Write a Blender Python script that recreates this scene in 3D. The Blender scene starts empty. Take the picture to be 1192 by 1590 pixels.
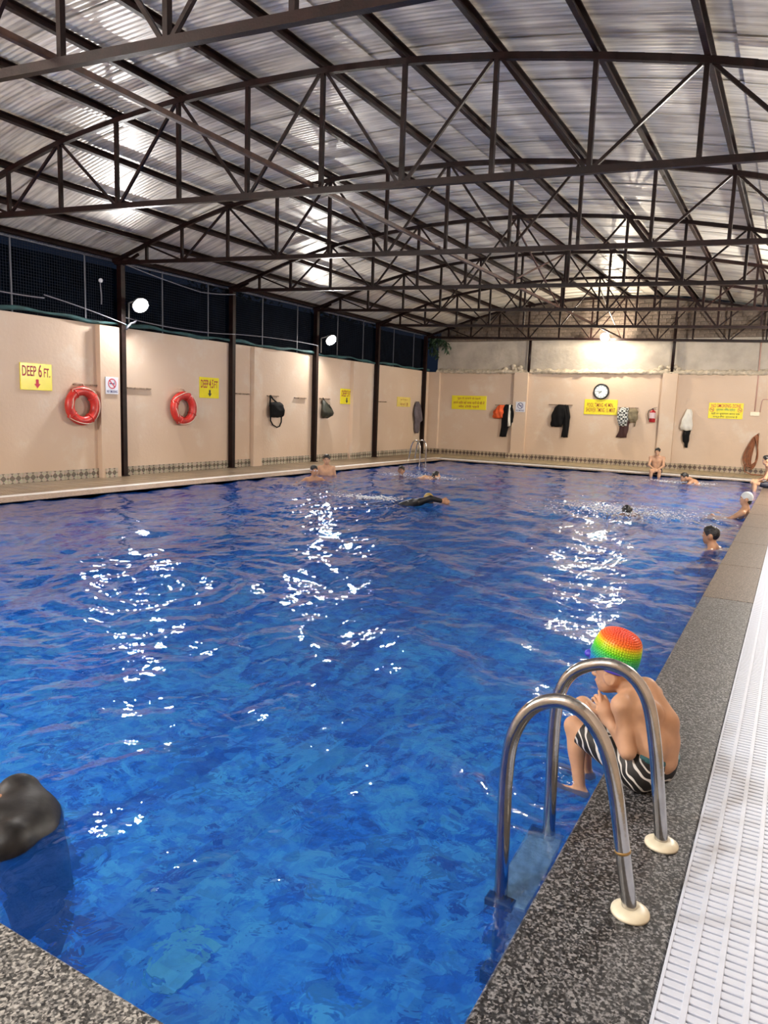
import bpy, math, random
import numpy as np
from mathutils import Vector, Matrix
random.seed(7); rng = np.random.default_rng(7)
C = bpy.context.scene.collection
SC = bpy.context.scene

# ------------------------------------------------------------------ camera, world, light, exposure
def cam_axes(p, t, r):
    f = np.array([math.sin(t)*math.cos(p), math.cos(t)*math.cos(p), -math.sin(p)])
    ri = np.array([math.cos(t), -math.sin(t), 0.0]); u = np.cross(ri, f)
    return math.cos(r)*ri+math.sin(r)*u, -math.sin(r)*ri+math.cos(r)*u, f
cd = bpy.data.cameras.new('camera'); cam = bpy.data.objects.new('camera', cd); C.objects.link(cam)
R_, U_, F_ = cam_axes(0.1399, -0.5134, 0.0353)
M = Matrix.Identity(4)
for i in range(3):
    M[i][0] = R_[i]; M[i][1] = U_[i]; M[i][2] = -F_[i]
M[0][3], M[1][3], M[2][3] = 0, 0, 1.6
cam.matrix_world = M
cd.sensor_fit = 'VERTICAL'; cd.sensor_height = 36.0; cd.lens = 1118.8*36/1590
cd.clip_start = 0.05; cd.clip_end = 200
SC.camera = cam
w = bpy.data.worlds.new('night_sky'); SC.world = w; w.use_nodes = True
w.node_tree.nodes['Background'].inputs[0].default_value = (0.05, 0.08, 0.16, 1)
w.node_tree.nodes['Background'].inputs[1].default_value = 0.10
SC.view_settings.view_transform = 'Standard'; SC.view_settings.look = 'None'
SC.view_settings.exposure = 0.27; SC.view_settings.gamma = 1.0
SC.view_settings.use_curve_mapping = False
cy = SC.cycles
cy.max_bounces = 8; cy.diffuse_bounces = 4; cy.glossy_bounces = 4; cy.transmission_bounces = 6; cy.transparent_max_bounces = 12
cy.caustics_refractive = True; cy.caustics_reflective = False
cy.sample_clamp_indirect = 4.0; cy.use_denoising = True

def bulb(name, loc, watts, color=(1, 0.97, 0.92), radius=0.11):
    l = bpy.data.lights.new(name, 'POINT'); l.energy = watts; l.color = color; l.shadow_soft_size = radius
    o = bpy.data.objects.new(name, l); C.objects.link(o); o.location = loc
    return o
# three lamps in view; unseen: one inferred near-end lamp, the rest added as fill
LAMPS = [((-12.20, 10.95, 3.60), 165, (1, 0.97, 0.95)), ((-12.20, 18.10, 3.60), 165, (1, 0.95, 0.88)), ((-5.87, 24.95, 4.27), 300, (1, 0.88, 0.70))]
HIDDEN_LAMPS = [((-2.5, -1.1, 3.9), 370, (0.98, 0.99, 1.0)), ((1.35, 8.5, 3.6), 330, (1, 0.98, 0.95)), ((1.35, 17.5, 3.6), 1650, (1, 0.96, 0.88)),
                ((-8.5, -1.1, 3.9), 1250, (1, 0.98, 0.97))]
for i, (p, e, c) in enumerate(HIDDEN_LAMPS): bulb('unseen_light', p, e, c)

# ------------------------------------------------------------------ helpers
def V(*a): return np.array(a, float)
def unit(v):
    v = np.array(v, float); return v/(np.linalg.norm(v)+1e-12)
MATS = {}
def mat(name, col, rough=0.6, metal=0.0, var=0.0, vscale=8.0, bump=0.0, bscale=40.0, col2=None, spec=0.5, coat=0.0, coords='Object', stretch=(1, 1, 1), detail=4.0, ramp=(0.35, 0.65)):
    if name in MATS: return MATS[name]
    m = bpy.data.materials.new(name); m.use_nodes = True; nt = m.node_tree; b = nt.nodes['Principled BSDF']
    b.inputs['Base Color'].default_value = (*col, 1); b.inputs['Roughness'].default_value = rough; b.inputs['Metallic'].default_value = metal
    b.inputs['Specular IOR Level'].default_value = spec
    if coat: b.inputs['Coat Weight'].default_value = coat; b.inputs['Coat Roughness'].default_value = 0.1
    tc = nt.nodes.new('ShaderNodeTexCoord'); mp = nt.nodes.new('ShaderNodeMapping'); mp.inputs['Scale'].default_value = stretch
    nt.links.new(tc.outputs[coords], mp.inputs[0])
    if var > 0 or col2 is not None:
        n = nt.nodes.new('ShaderNodeTexNoise'); n.inputs['Scale'].default_value = vscale; n.inputs['Detail'].default_value = detail
        nt.links.new(mp.outputs[0], n.inputs['Vector'])
        r = nt.nodes.new('ShaderNodeValToRGB'); r.color_ramp.elements[0].position = ramp[0]; r.color_ramp.elements[1].position = ramp[1]
        c2 = col2 if col2 is not None else tuple(x*(1+var) for x in col)
        c1 = col if col2 is not None else tuple(x*(1-var) for x in col)
        r.color_ramp.elements[0].color = (*c1, 1); r.color_ramp.elements[1].color = (*c2, 1)
        nt.links.new(n.outputs['Fac'], r.inputs[0]); nt.links.new(r.outputs[0], b.inputs['Base Color'])
    if bump > 0:
        n2 = nt.nodes.new('ShaderNodeTexNoise'); n2.inputs['Scale'].default_value = bscale; n2.inputs['Detail'].default_value = 5
        nt.links.new(mp.outputs[0], n2.inputs['Vector'])
        bp = nt.nodes.new('ShaderNodeBump'); bp.inputs['Strength'].default_value = bump; bp.inputs['Distance'].default_value = 0.02
        nt.links.new(n2.outputs['Fac'], bp.inputs['Height']); nt.links.new(bp.outputs[0], b.inputs['Normal'])
    MATS[name] = m; return m
def emit(name, col, s):
    m = bpy.data.materials.new(name); m.use_nodes = True; nt = m.node_tree
    for n in list(nt.nodes): nt.nodes.remove(n)
    o = nt.nodes.new('ShaderNodeOutputMaterial'); e = nt.nodes.new('ShaderNodeEmission')
    e.inputs[0].default_value = (*col, 1); e.inputs[1].default_value = s; nt.links.new(e.outputs[0], o.inputs[0]); return m

def link(name, mesh, parent=None, loc=None):
    o = bpy.data.objects.new(name, mesh); C.objects.link(o)
    if parent is not None: o.parent = parent
    if loc is not None: o.location = loc
    return o
def mesh_from(name, v, f, m=None, smooth=False):
    me = bpy.data.meshes.new(name); me.from_pydata([tuple(map(float, x)) for x in v], [], [tuple(int(i) for i in x) for x in f])
    if m is not None: me.materials.append(m)
    if smooth: me.polygons.foreach_set('use_smooth', np.ones(len(me.polygons), bool))
    me.update(); return me
def thing(name, label, cat, loc=(0, 0, 0), group=None):
    o = bpy.data.objects.new(name, None); C.objects.link(o); o.location = loc; o.empty_display_size = 0.1
    o['label'] = label; o['category'] = cat
    if group: o['group'] = group
    return o
def tag(o, label=None, cat=None, group=None, kind=None):
    if label: o['label'] = label
    if cat: o['category'] = cat
    if group: o['group'] = group
    if kind: o['kind'] = kind
    return o
class MB:
    def __init__(s): s.v = []; s.f = []
    def add(s, v, f):
        n = len(s.v); s.v += [tuple(x) for x in v]; s.f += [tuple(i+n for i in q) for q in f]; return s
    def box(s, a, b):
        (x0, y0, z0), (x1, y1, z1) = a, b
        return s.add([(x0,y0,z0),(x1,y0,z0),(x1,y1,z0),(x0,y1,z0),(x0,y0,z1),(x1,y0,z1),(x1,y1,z1),(x0,y1,z1)],
                     [(0,3,2,1),(4,5,6,7),(0,1,5,4),(1,2,6,5),(2,3,7,6),(3,0,4,7)])
    def bbox(s, a, b, bv=0.004):   # box with bevelled top edges
        (x0, y0, z0), (x1, y1, z1) = a, b
        v = [(x0,y0,z0),(x1,y0,z0),(x1,y1,z0),(x0,y1,z0),(x0,y0,z1-bv),(x1,y0,z1-bv),(x1,y1,z1-bv),(x0,y1,z1-bv),
             (x0+bv,y0+bv,z1),(x1-bv,y0+bv,z1),(x1-bv,y1-bv,z1),(x0+bv,y1-bv,z1)]
        f = [(0,3,2,1),(8,9,10,11)]
        for i in range(4):
            j = (i+1) % 4; f += [(i,j,4+j,4+i),(4+i,4+j,8+j,8+i)]
        return s.add(v, f)
    def bar(s, p, q, w, h, up=(0, 0, 1)):
        p = np.array(p, float); q = np.array(q, float); d = unit(q-p); sx = np.cross(d, up)
        if np.linalg.norm(sx) < 1e-4: sx = np.cross(d, (1, 0, 0))
        sx = unit(sx); sy = np.cross(sx, d)
        v = []
        for e in (p, q):
            for a, b in ((-1,-1),(1,-1),(1,1),(-1,1)): v.append(e+sx*a*w/2+sy*b*h/2)
        return s.add(v, [(0,1,2,3),(7,6,5,4),(0,4,5,1),(1,5,6,2),(2,6,7,3),(3,7,4,0)])
    def tube(s, pts, r, n=10, closed=False):
        pts = [np.array(p, float) for p in pts]; m = len(pts); rr = r if hasattr(r, '__len__') else [r]*m
        v = []; prev = None
        for i in range(m):
            if closed: d = unit(pts[(i+1) % m]-pts[i-1])
            else: d = unit(pts[min(i+1, m-1)]-pts[max(i-1, 0)])
            if prev is None:
                a = np.cross(d, (0, 0, 1)); a = np.cross(d, (1, 0, 0)) if np.linalg.norm(a) < 0.1 else a
            else: a = prev-d*np.dot(prev, d)
            a = unit(a); prev = a; b = np.cross(d, a)
            for k in range(n):
                t = 2*math.pi*k/n; v.append(pts[i]+rr[i]*(math.cos(t)*a+math.sin(t)*b))
        f = []
        for i in range(m if closed else m-1):
            i2 = (i+1) % m
            for k in range(n):
                k2 = (k+1) % n; f.append((i*n+k, i*n+k2, i2*n+k2, i2*n+k))
        if not closed: f.append(tuple(range(n-1, -1, -1))); f.append(tuple((m-1)*n+k for k in range(n)))
        return s.add(v, f)
    def lathe(s, prof, c, axis=(0, 0, 1), n=24):
        ax = unit(axis); a = np.cross(ax, (0, 0, 1)); a = V(1, 0, 0) if np.linalg.norm(a) < 0.1 else unit(a); b = np.cross(ax, a); c = np.array(c, float)
        v = []
        for r, z in prof:
            for k in range(n):
                t = 2*math.pi*k/n; v.append(c+ax*z+r*(math.cos(t)*a+math.sin(t)*b))
        f = []; m = len(prof)
        for i in range(m-1):
            for k in range(n):
                k2 = (k+1) % n; f.append((i*n+k, i*n+k2, (i+1)*n+k2, (i+1)*n+k))
        f.append(tuple(range(n-1, -1, -1))); f.append(tuple((m-1)*n+k for k in range(n)))
        return s.add(v, f)
    def ball(s, c, r, n=10, m=6):
        rr = r if hasattr(r, '__len__') else (r, r, r)
        v = [(c[0], c[1], c[2]-rr[2])]; f = []
        for i in range(1, m):
            p = -math.pi/2+math.pi*i/m
            for k in range(n):
                t = 2*math.pi*k/n; v.append((c[0]+rr[0]*math.cos(p)*math.cos(t), c[1]+rr[1]*math.cos(p)*math.sin(t), c[2]+rr[2]*math.sin(p)))
        v.append((c[0], c[1], c[2]+rr[2]))
        for k in range(n):
            k2 = (k+1) % n; f.append((0, 1+k2, 1+k)); f.append((len(v)-1, 1+(m-2)*n+k, 1+(m-2)*n+k2))
            for i in range(m-2): f.append((1+i*n+k, 1+i*n+k2, 1+(i+1)*n+k2, 1+(i+1)*n+k))
        return s.add(v, f)
    def build(s, name, m, parent=None, smooth=False, loc=None):
        o0 = np.array(parent.location) if parent is not None and parent.parent is None else V(0, 0, 0)
        if parent is not None and parent.parent is not None:
            o0 = np.array(parent.location)+np.array(parent.parent.location)
        base = np.array(loc, float) if loc is not None else (o0 if parent is not None else V(0, 0, 0))
        v = np.array(s.v, float)-base
        o = link(name, mesh_from(name, v, s.f, m, smooth), parent)
        o.location = base-o0 if parent is not None else base
        return o
def structure(name, mb, m, smooth=False, parent=None, loc=None):
    o = mb.build(name, m, parent, smooth, loc)
    if parent is None: o['kind'] = 'structure'
    return o

# ------------------------------------------------------------------ organic surfaces: smooth union of tapered limbs, meshed by surface nets
def cap(a, b, r0, r1=None, fine=False): return ('c', np.array(a, float), np.array(b, float), r0, r0 if r1 is None else r1, fine)
def ell(c, rad, ax=None, fine=False):
    return ('e', np.array(c, float), np.array(rad, float), np.eye(3) if ax is None else np.array(ax, float), fine)
def sdf_mesh(prims, h, k=0.012, cuts=(), off=0.0):
    lo = np.full(3, 1e9); hi = -lo; bb = []
    for p in prims:
        if p[0] == 'c':
            r = max(p[3], p[4])+off; l = np.minimum(p[1], p[2])-r; u = np.maximum(p[1], p[2])+r
        else:
            r = p[2].max()+off; l = p[1]-r; u = p[1]+r
        bb.append((l, u)); lo = np.minimum(lo, l); hi = np.maximum(hi, u)
    lo -= 3*h+2*k; hi += 3*h+2*k; n = np.ceil((hi-lo)/h).astype(int)+1
    S = np.zeros(n, np.float32); D2 = np.full(n, 1.0, np.float32)
    ax = [lo[i]+h*np.arange(n[i]) for i in range(3)]
    for p, (l, u) in zip(prims, bb):
        mg = 5*k+2*h
        i0 = np.maximum(np.floor((l-mg-lo)/h).astype(int), 0); i1 = np.minimum(np.ceil((u+mg-lo)/h).astype(int)+1, n)
        X = ax[0][i0[0]:i1[0], None, None]; Y = ax[1][None, i0[1]:i1[1], None]; Z = ax[2][None, None, i0[2]:i1[2]]
        if p[0] == 'c':
            a, b, r0, r1, fine = p[1:]; d = b-a; L = d@d+1e-12
            t = np.clip(((X-a[0])*d[0]+(Y-a[1])*d[1]+(Z-a[2])*d[2])/L, 0, 1)
            dist = np.sqrt((X-a[0]-t*d[0])**2+(Y-a[1]-t*d[1])**2+(Z-a[2]-t*d[2])**2)-(r0+t*(r1-r0))
        else:
            c, rad, A, fine = p[1:]
            q = [(X-c[0])*A[i][0]+(Y-c[1])*A[i][1]+(Z-c[2])*A[i][2] for i in range(3)]
            k0 = np.sqrt(sum((q[i]/rad[i])**2 for i in range(3)))+1e-9; k1 = np.sqrt(sum((q[i]/rad[i]**2)**2 for i in range(3)))+1e-9
            dist = k0*(k0-1)/k1
        dist = dist-off; sl = tuple(slice(i0[i], i1[i]) for i in range(3))
        if fine: D2[sl] = np.minimum(D2[sl], dist)
        else: S[sl] += np.exp(-np.clip(dist/k, -60, 60)).astype(np.float32)
    D = np.where(S > 1e-20, -k*np.log(np.maximum(S, 1e-20)), 1.0); D = np.minimum(D, D2)
    for nrm, c in cuts:
        nrm = unit(nrm); D = np.maximum(D, (ax[0][:, None, None]-c[0])*nrm[0]+(ax[1][None, :, None]-c[1])*nrm[1]+(ax[2][None, None, :]-c[2])*nrm[2])
    ins = D < 0; nx, ny, nz = D.shape
    cnt = np.zeros((nx-1, ny-1, nz-1), np.int8)
    offs = [(i, j, kk) for i in (0, 1) for j in (0, 1) for kk in (0, 1)]
    for i, j, kk in offs: cnt += ins[i:nx-1+i, j:ny-1+j, kk:nz-1+kk]
    A = np.argwhere((cnt > 0) & (cnt < 8)); idx = -np.ones(cnt.shape, np.int64); idx[A[:, 0], A[:, 1], A[:, 2]] = np.arange(len(A))
    val = np.stack([D[A[:, 0]+i, A[:, 1]+j, A[:, 2]+kk] for i, j, kk in offs], 1)
    P = np.zeros((len(A), 3)); W = np.zeros(len(A)); O = np.array(offs, float)
    for a in range(8):
        for b in range(a+1, 8):
            if np.abs(O[a]-O[b]).sum() != 1: continue
            ch = (val[:, a] < 0) != (val[:, b] < 0); t = np.where(ch, val[:, a]/(val[:, a]-val[:, b]+1e-20), 0)
            P += ch[:, None]*(O[a]+t[:, None]*(O[b]-O[a])); W += ch
    Pv = lo+h*(A+P/np.maximum(W, 1)[:, None]); F = []
    for axn in range(3):
        s0 = [slice(None)]*3; s1 = [slice(None)]*3; s0[axn] = slice(0, D.shape[axn]-1); s1[axn] = slice(1, None)
        ch = np.argwhere(ins[tuple(s0)] != ins[tuple(s1)]); o1, o2 = [(1, 2), (2, 0), (0, 1)][axn]
        e1 = np.zeros(3, int); e2 = np.zeros(3, int); e1[o1] = 1; e2[o2] = 1
        ok = (ch[:, o1] > 0) & (ch[:, o2] > 0); ch = ch[ok]
        g = lambda q: idx[q[:, 0], q[:, 1], q[:, 2]]
        ok = np.all(ch < np.array(cnt.shape), 1); ch = ch[ok]
        q = np.stack([g(ch-e1-e2), g(ch-e2), g(ch), g(ch-e1)], 1)
        fl = ins[ch[:, 0], ch[:, 1], ch[:, 2]]; q[~fl] = q[~fl][:, ::-1]
        F.append(q[(q >= 0).all(1)])
    return Pv, np.concatenate(F)
def organic(name, prims, h, m, parent, k=0.012, cuts=(), off=0.0, jitter=0.0):
    v, f = sdf_mesh(prims, h, k, cuts, off)
    base = np.array(parent.location) if parent is not None else V(0, 0, 0)
    if parent is not None and parent.parent is not None: base = base+np.array(parent.parent.location)
    me = bpy.data.meshes.new(name); v = v-base
    me.vertices.add(len(v)); me.vertices.foreach_set('co', v.astype(np.float32).ravel())
    me.loops.add(f.size); me.loops.foreach_set('vertex_index', f.astype(np.int32).ravel())
    me.polygons.add(len(f)); me.polygons.foreach_set('loop_start', np.arange(0, f.size, 4, dtype=np.int32))
    me.polygons.foreach_set('loop_total', np.full(len(f), 4, np.int32)) if hasattr(me.polygons[0], 'loop_total') else None
    me.polygons.foreach_set('use_smooth', np.ones(len(f), bool)); me.materials.append(m); me.update(calc_edges=True); me.validate()
    return link(name, me, parent)

# ------------------------------------------------------------------ materials
def wall_paint(name, c, c2, patch):
    m = bpy.data.materials.new(name); m.use_nodes = True; nt = m.node_tree; b = nt.nodes['Principled BSDF']; N = nt.nodes.new; L = nt.links.new
    tc = N('ShaderNodeTexCoord')
    n1 = N('ShaderNodeTexNoise'); n1.inputs['Scale'].default_value = 0.55; n1.inputs['Detail'].default_value = 3; L(tc.outputs['Object'], n1.inputs['Vector'])
    r1 = N('ShaderNodeValToRGB'); r1.color_ramp.elements[0].position = 0.4; r1.color_ramp.elements[1].position = 0.62
    r1.color_ramp.elements[0].color = (*c, 1); r1.color_ramp.elements[1].color = (*c2, 1); L(n1.outputs['Fac'], r1.inputs[0])
    n2 = N('ShaderNodeTexNoise'); n2.inputs['Scale'].default_value = 1.1; n2.inputs['Detail'].default_value = 9; n2.inputs['Roughness'].default_value = 0.7; L(tc.outputs['Object'], n2.inputs['Vector'])
    r2 = N('ShaderNodeValToRGB'); r2.color_ramp.elements[0].position = 0.55; r2.color_ramp.elements[1].position = 0.66; L(n2.outputs['Fac'], r2.inputs[0])
    r2.color_ramp.elements[1].color = (0.7, 0.7, 0.7, 1)
    mx = N('ShaderNodeMixRGB'); L(r2.outputs[0], mx.inputs[0]); L(r1.outputs[0], mx.inputs[1]); mx.inputs[2].default_value = (*patch, 1); L(mx.outputs[0], b.inputs['Base Color'])
    b.inputs['Roughness'].default_value = 0.75
    n3 = N('ShaderNodeTexNoise'); n3.inputs['Scale'].default_value = 14; n3.inputs['Detail'].default_value = 6; L(tc.outputs['Object'], n3.inputs['Vector'])
    bp = N('ShaderNodeBump'); bp.inputs['Strength'].default_value = 0.22; bp.inputs['Distance'].default_value = 0.02; L(n3.outputs['Fac'], bp.inputs['Height']); L(bp.outputs[0], b.inputs['Normal'])
    return m
PEACH = wall_paint('peach_wall_paint', (0.60, 0.455, 0.340), (0.64, 0.50, 0.385), (0.66, 0.57, 0.47))
PLASTER = mat('bare_grey_plaster', (0.42, 0.37, 0.31), 0.9, var=0.13, vscale=2.2, bump=0.9, bscale=9, detail=9)
ROUGHP = mat('lumpy_plaster', (0.50, 0.43, 0.33), 0.9, var=0.25, vscale=9, bump=1.0, bscale=18, detail=8)
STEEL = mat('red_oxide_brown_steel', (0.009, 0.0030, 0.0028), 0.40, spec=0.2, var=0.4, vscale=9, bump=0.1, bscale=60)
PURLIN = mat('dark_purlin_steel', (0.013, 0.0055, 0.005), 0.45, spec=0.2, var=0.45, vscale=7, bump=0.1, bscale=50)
def roof_material():
    m = bpy.data.materials.new('galvanised_sheet_underside'); m.use_nodes = True; nt = m.node_tree; b = nt.nodes['Principled BSDF']; N = nt.nodes.new; L = nt.links.new
    tc = N('ShaderNodeTexCoord'); mp = N('ShaderNodeMapping'); mp.inputs['Scale'].default_value = (0.35, 5.0, 0.6); L(tc.outputs['Object'], mp.inputs[0])
    n = N('ShaderNodeTexNoise'); n.inputs['Scale'].default_value = 2.2; n.inputs['Detail'].default_value = 7; n.inputs['Roughness'].default_value = 0.65; L(mp.outputs[0], n.inputs['Vector'])
    r = N('ShaderNodeValToRGB'); e = r.color_ramp.elements; e[0].position = 0.30; e[1].position = 0.62; e[0].color = (0.33, 0.30, 0.25, 1); e[1].color = (0.90, 0.85, 0.74, 1); L(n.outputs['Fac'], r.inputs[0])
    oi = N('ShaderNodeObjectInfo'); hs = N('ShaderNodeHueSaturation'); mr = N('ShaderNodeMapRange'); mr.inputs[3].default_value = 0.86; mr.inputs[4].default_value = 1.08
    L(oi.outputs['Random'], mr.inputs[0]); L(mr.outputs[0], hs.inputs['Value']); L(r.outputs[0], hs.inputs['Color']); L(hs.outputs[0], b.inputs['Base Color'])
    b.inputs['Metallic'].default_value = 0.08; b.inputs['Roughness'].default_value = 0.33
    n2 = N('ShaderNodeTexNoise'); n2.inputs['Scale'].default_value = 3; n2.inputs['Detail'].default_value = 4; L(mp.outputs[0], n2.inputs['Vector'])
    bp = N('ShaderNodeBump'); bp.inputs['Strength'].default_value = 0.15; bp.inputs['Distance'].default_value = 0.02; L(n2.outputs['Fac'], bp.inputs['Height']); L(bp.outputs[0], b.inputs['Normal'])
    return m
ROOF = roof_material()
def granite(name, dark, mid, light):
    m = bpy.data.materials.new(name); m.use_nodes = True; nt = m.node_tree; b = nt.nodes['Principled BSDF']; N = nt.nodes.new; L = nt.links.new
    tc = N('ShaderNodeTexCoord')
    n = N('ShaderNodeTexVoronoi'); n.inputs['Scale'].default_value = 130; L(tc.outputs['Object'], n.inputs['Vector'])
    n2 = N('ShaderNodeTexNoise'); n2.inputs['Scale'].default_value = 75; n2.inputs['Detail'].default_value = 3; L(tc.outputs['Object'], n2.inputs['Vector'])
    sp = N('ShaderNodeSeparateColor'); L(n.outputs['Color'], sp.inputs[0])
    ad = N('ShaderNodeMath'); ad.operation = 'MULTIPLY_ADD'; ad.inputs[1].default_value = 0.45; L(sp.outputs[0], ad.inputs[0])
    ml = N('ShaderNodeMath'); ml.operation = 'MULTIPLY'; ml.inputs[1].default_value = 0.8; L(n2.outputs['Fac'], ml.inputs[0]); L(ml.outputs[0], ad.inputs[2])
    r = N('ShaderNodeValToRGB'); e = r.color_ramp.elements; e[0].position = 0.42; e[0].color = (*dark, 1); e[1].position = 0.86; e[1].color = (*light, 1)
    x = e.new(0.62); x.color = (*mid, 1); L(ad.outputs[0], r.inputs[0]); L(r.outputs[0], b.inputs['Base Color'])
    b.inputs['Roughness'].default_value = 0.38
    bp = N('ShaderNodeBump'); bp.inputs['Strength'].default_value = 0.25; bp.inputs['Distance'].default_value = 0.003; L(n2.outputs['Fac'], bp.inputs['Height']); L(bp.outputs[0], b.inputs['Normal'])
    return m
GRANITE = granite('black_grey_granite', (0.004, 0.004, 0.005), (0.032, 0.033, 0.036), (0.26, 0.26, 0.265))
GRANITE2 = granite('grey_white_granite', (0.010, 0.010, 0.010), (0.095, 0.093, 0.088), (0.40, 0.385, 0.355))
def diamond(name, a, b_, axes, scale, grout=None, rough=0.35):
    """flat printed diamonds on a tile, in the tile's own object coordinates"""
    m = bpy.data.materials.new(name); m.use_nodes = True; nt = m.node_tree; b = nt.nodes['Principled BSDF']; N = nt.nodes.new; L = nt.links.new
    tc = N('ShaderNodeTexCoord'); sp = N('ShaderNodeSeparateXYZ'); L(tc.outputs['Object'], sp.inputs[0])
    u, v = [sp.outputs[i] for i in axes]
    ad = N('ShaderNodeMath'); ad.operation = 'ADD'; L(u, ad.inputs[0]); L(v, ad.inputs[1])
    sb = N('ShaderNodeMath'); sb.operation = 'SUBTRACT'; L(u, sb.inputs[0]); L(v, sb.inputs[1])
    cb = N('ShaderNodeCombineXYZ'); L(ad.outputs[0], cb.inputs[0]); L(sb.outputs[0], cb.inputs[1]); cb.inputs[2].default_value = 0.013
    ck = N('ShaderNodeTexChecker'); ck.inputs['Scale'].default_value = scale; ck.inputs[1].default_value = (*a, 1); ck.inputs[2].default_value = (*b_, 1); L(cb.outputs[0], ck.inputs[0])
    n = N('ShaderNodeTexNoise'); n.inputs['Scale'].default_value = 25; L(tc.outputs['Object'], n.inputs['Vector'])
    oi = N('ShaderNodeObjectInfo'); mr = N('ShaderNodeMapRange'); mr.inputs[3].default_value = 0.75; mr.inputs[4].default_value = 1.15; L(oi.outputs['Random'], mr.inputs[0])
    hs = N('ShaderNodeHueSaturation'); L(mr.outputs[0], hs.inputs['Value']); L(ck.outputs[0], hs.inputs['Color'])
    mx = N('ShaderNodeMixRGB'); mx.blend_type = 'MULTIPLY'; mx.inputs[0].default_value = 0.5; L(hs.outputs[0], mx.inputs[1]); L(n.outputs['Color'], mx.inputs[2])
    L(mx.outputs[0], b.inputs['Base Color']); b.inputs['Roughness'].default_value = rough; return m
SKIRT_L = diamond('diamond_print_skirting', (0.56, 0.50, 0.40), (0.16, 0.13, 0.10), (1, 2), 8)
SKIRT_B = diamond('diamond_print_skirting_far', (0.52, 0.42, 0.30), (0.12, 0.08, 0.06), (0, 2), 7)
PAVER = diamond('ribbed_deck_paver', (0.40, 0.29, 0.18), (0.17, 0.12, 0.08), (0, 1), 10)
WHITE_TILE = mat('white_edge_tile', (0.78, 0.76, 0.74), 0.3, var=0.06, vscale=6)
BROWN_COPING = mat('wet_brown_coping', (0.30, 0.23, 0.18), 0.25, var=0.2, vscale=30, bump=0.1)
GROUT = mat('grey_grout', (0.22, 0.19, 0.16), 0.9, var=0.2, vscale=20)
DRAIN = mat('wet_drain_concrete', (0.05, 0.05, 0.055), 0.5, var=0.3, vscale=20)
GRATE = mat('white_plastic_grating', (0.58, 0.63, 0.74), 0.4, var=0.03, vscale=15, bump=0.1, bscale=300)
CHROME = mat('polished_stainless_steel', (0.50, 0.49, 0.48), 0.17, 1.0, var=0.12, vscale=14, bump=0.03, bscale=60)
CREAM = mat('cream_plastic', (0.80, 0.74, 0.56), 0.4, var=0.05, vscale=30)
BLACKP = mat('black_plastic', (0.012, 0.012, 0.013), 0.35)
def pool_tile_caustics(name='blue_tile_painted_caustics', k=1.0):
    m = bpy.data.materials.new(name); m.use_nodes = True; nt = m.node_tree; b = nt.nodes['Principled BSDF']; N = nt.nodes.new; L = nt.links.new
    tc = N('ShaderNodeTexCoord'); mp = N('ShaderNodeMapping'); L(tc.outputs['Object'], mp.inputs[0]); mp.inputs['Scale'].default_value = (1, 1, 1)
    br = N('ShaderNodeTexVoronoi'); br.inputs['Scale'].default_value = 9.0; br.distance = 'CHEBYCHEV'; br.inputs['Randomness'].default_value = 0.75; L(mp.outputs[0], br.inputs['Vector'])  # tile variation plus a caustic light-dark web, both painted into the base colour
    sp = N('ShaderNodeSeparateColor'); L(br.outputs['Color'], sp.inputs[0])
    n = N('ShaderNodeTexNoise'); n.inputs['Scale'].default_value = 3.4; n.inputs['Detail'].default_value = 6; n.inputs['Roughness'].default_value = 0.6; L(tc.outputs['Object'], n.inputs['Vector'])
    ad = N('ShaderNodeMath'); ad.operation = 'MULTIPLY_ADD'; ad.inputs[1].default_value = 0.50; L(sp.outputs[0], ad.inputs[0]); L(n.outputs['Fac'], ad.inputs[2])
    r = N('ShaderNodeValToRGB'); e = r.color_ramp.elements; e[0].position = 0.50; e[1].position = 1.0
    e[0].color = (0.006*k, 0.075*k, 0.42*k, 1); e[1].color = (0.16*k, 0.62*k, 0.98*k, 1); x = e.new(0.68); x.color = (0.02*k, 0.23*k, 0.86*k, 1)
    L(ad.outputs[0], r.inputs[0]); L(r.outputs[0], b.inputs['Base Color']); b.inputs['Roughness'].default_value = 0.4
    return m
POOL = pool_tile_caustics()
POOLWALL = mat('blue_pool_wall_tile', (0.015, 0.16, 0.66), 0.4, var=0.35, vscale=6)
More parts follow.
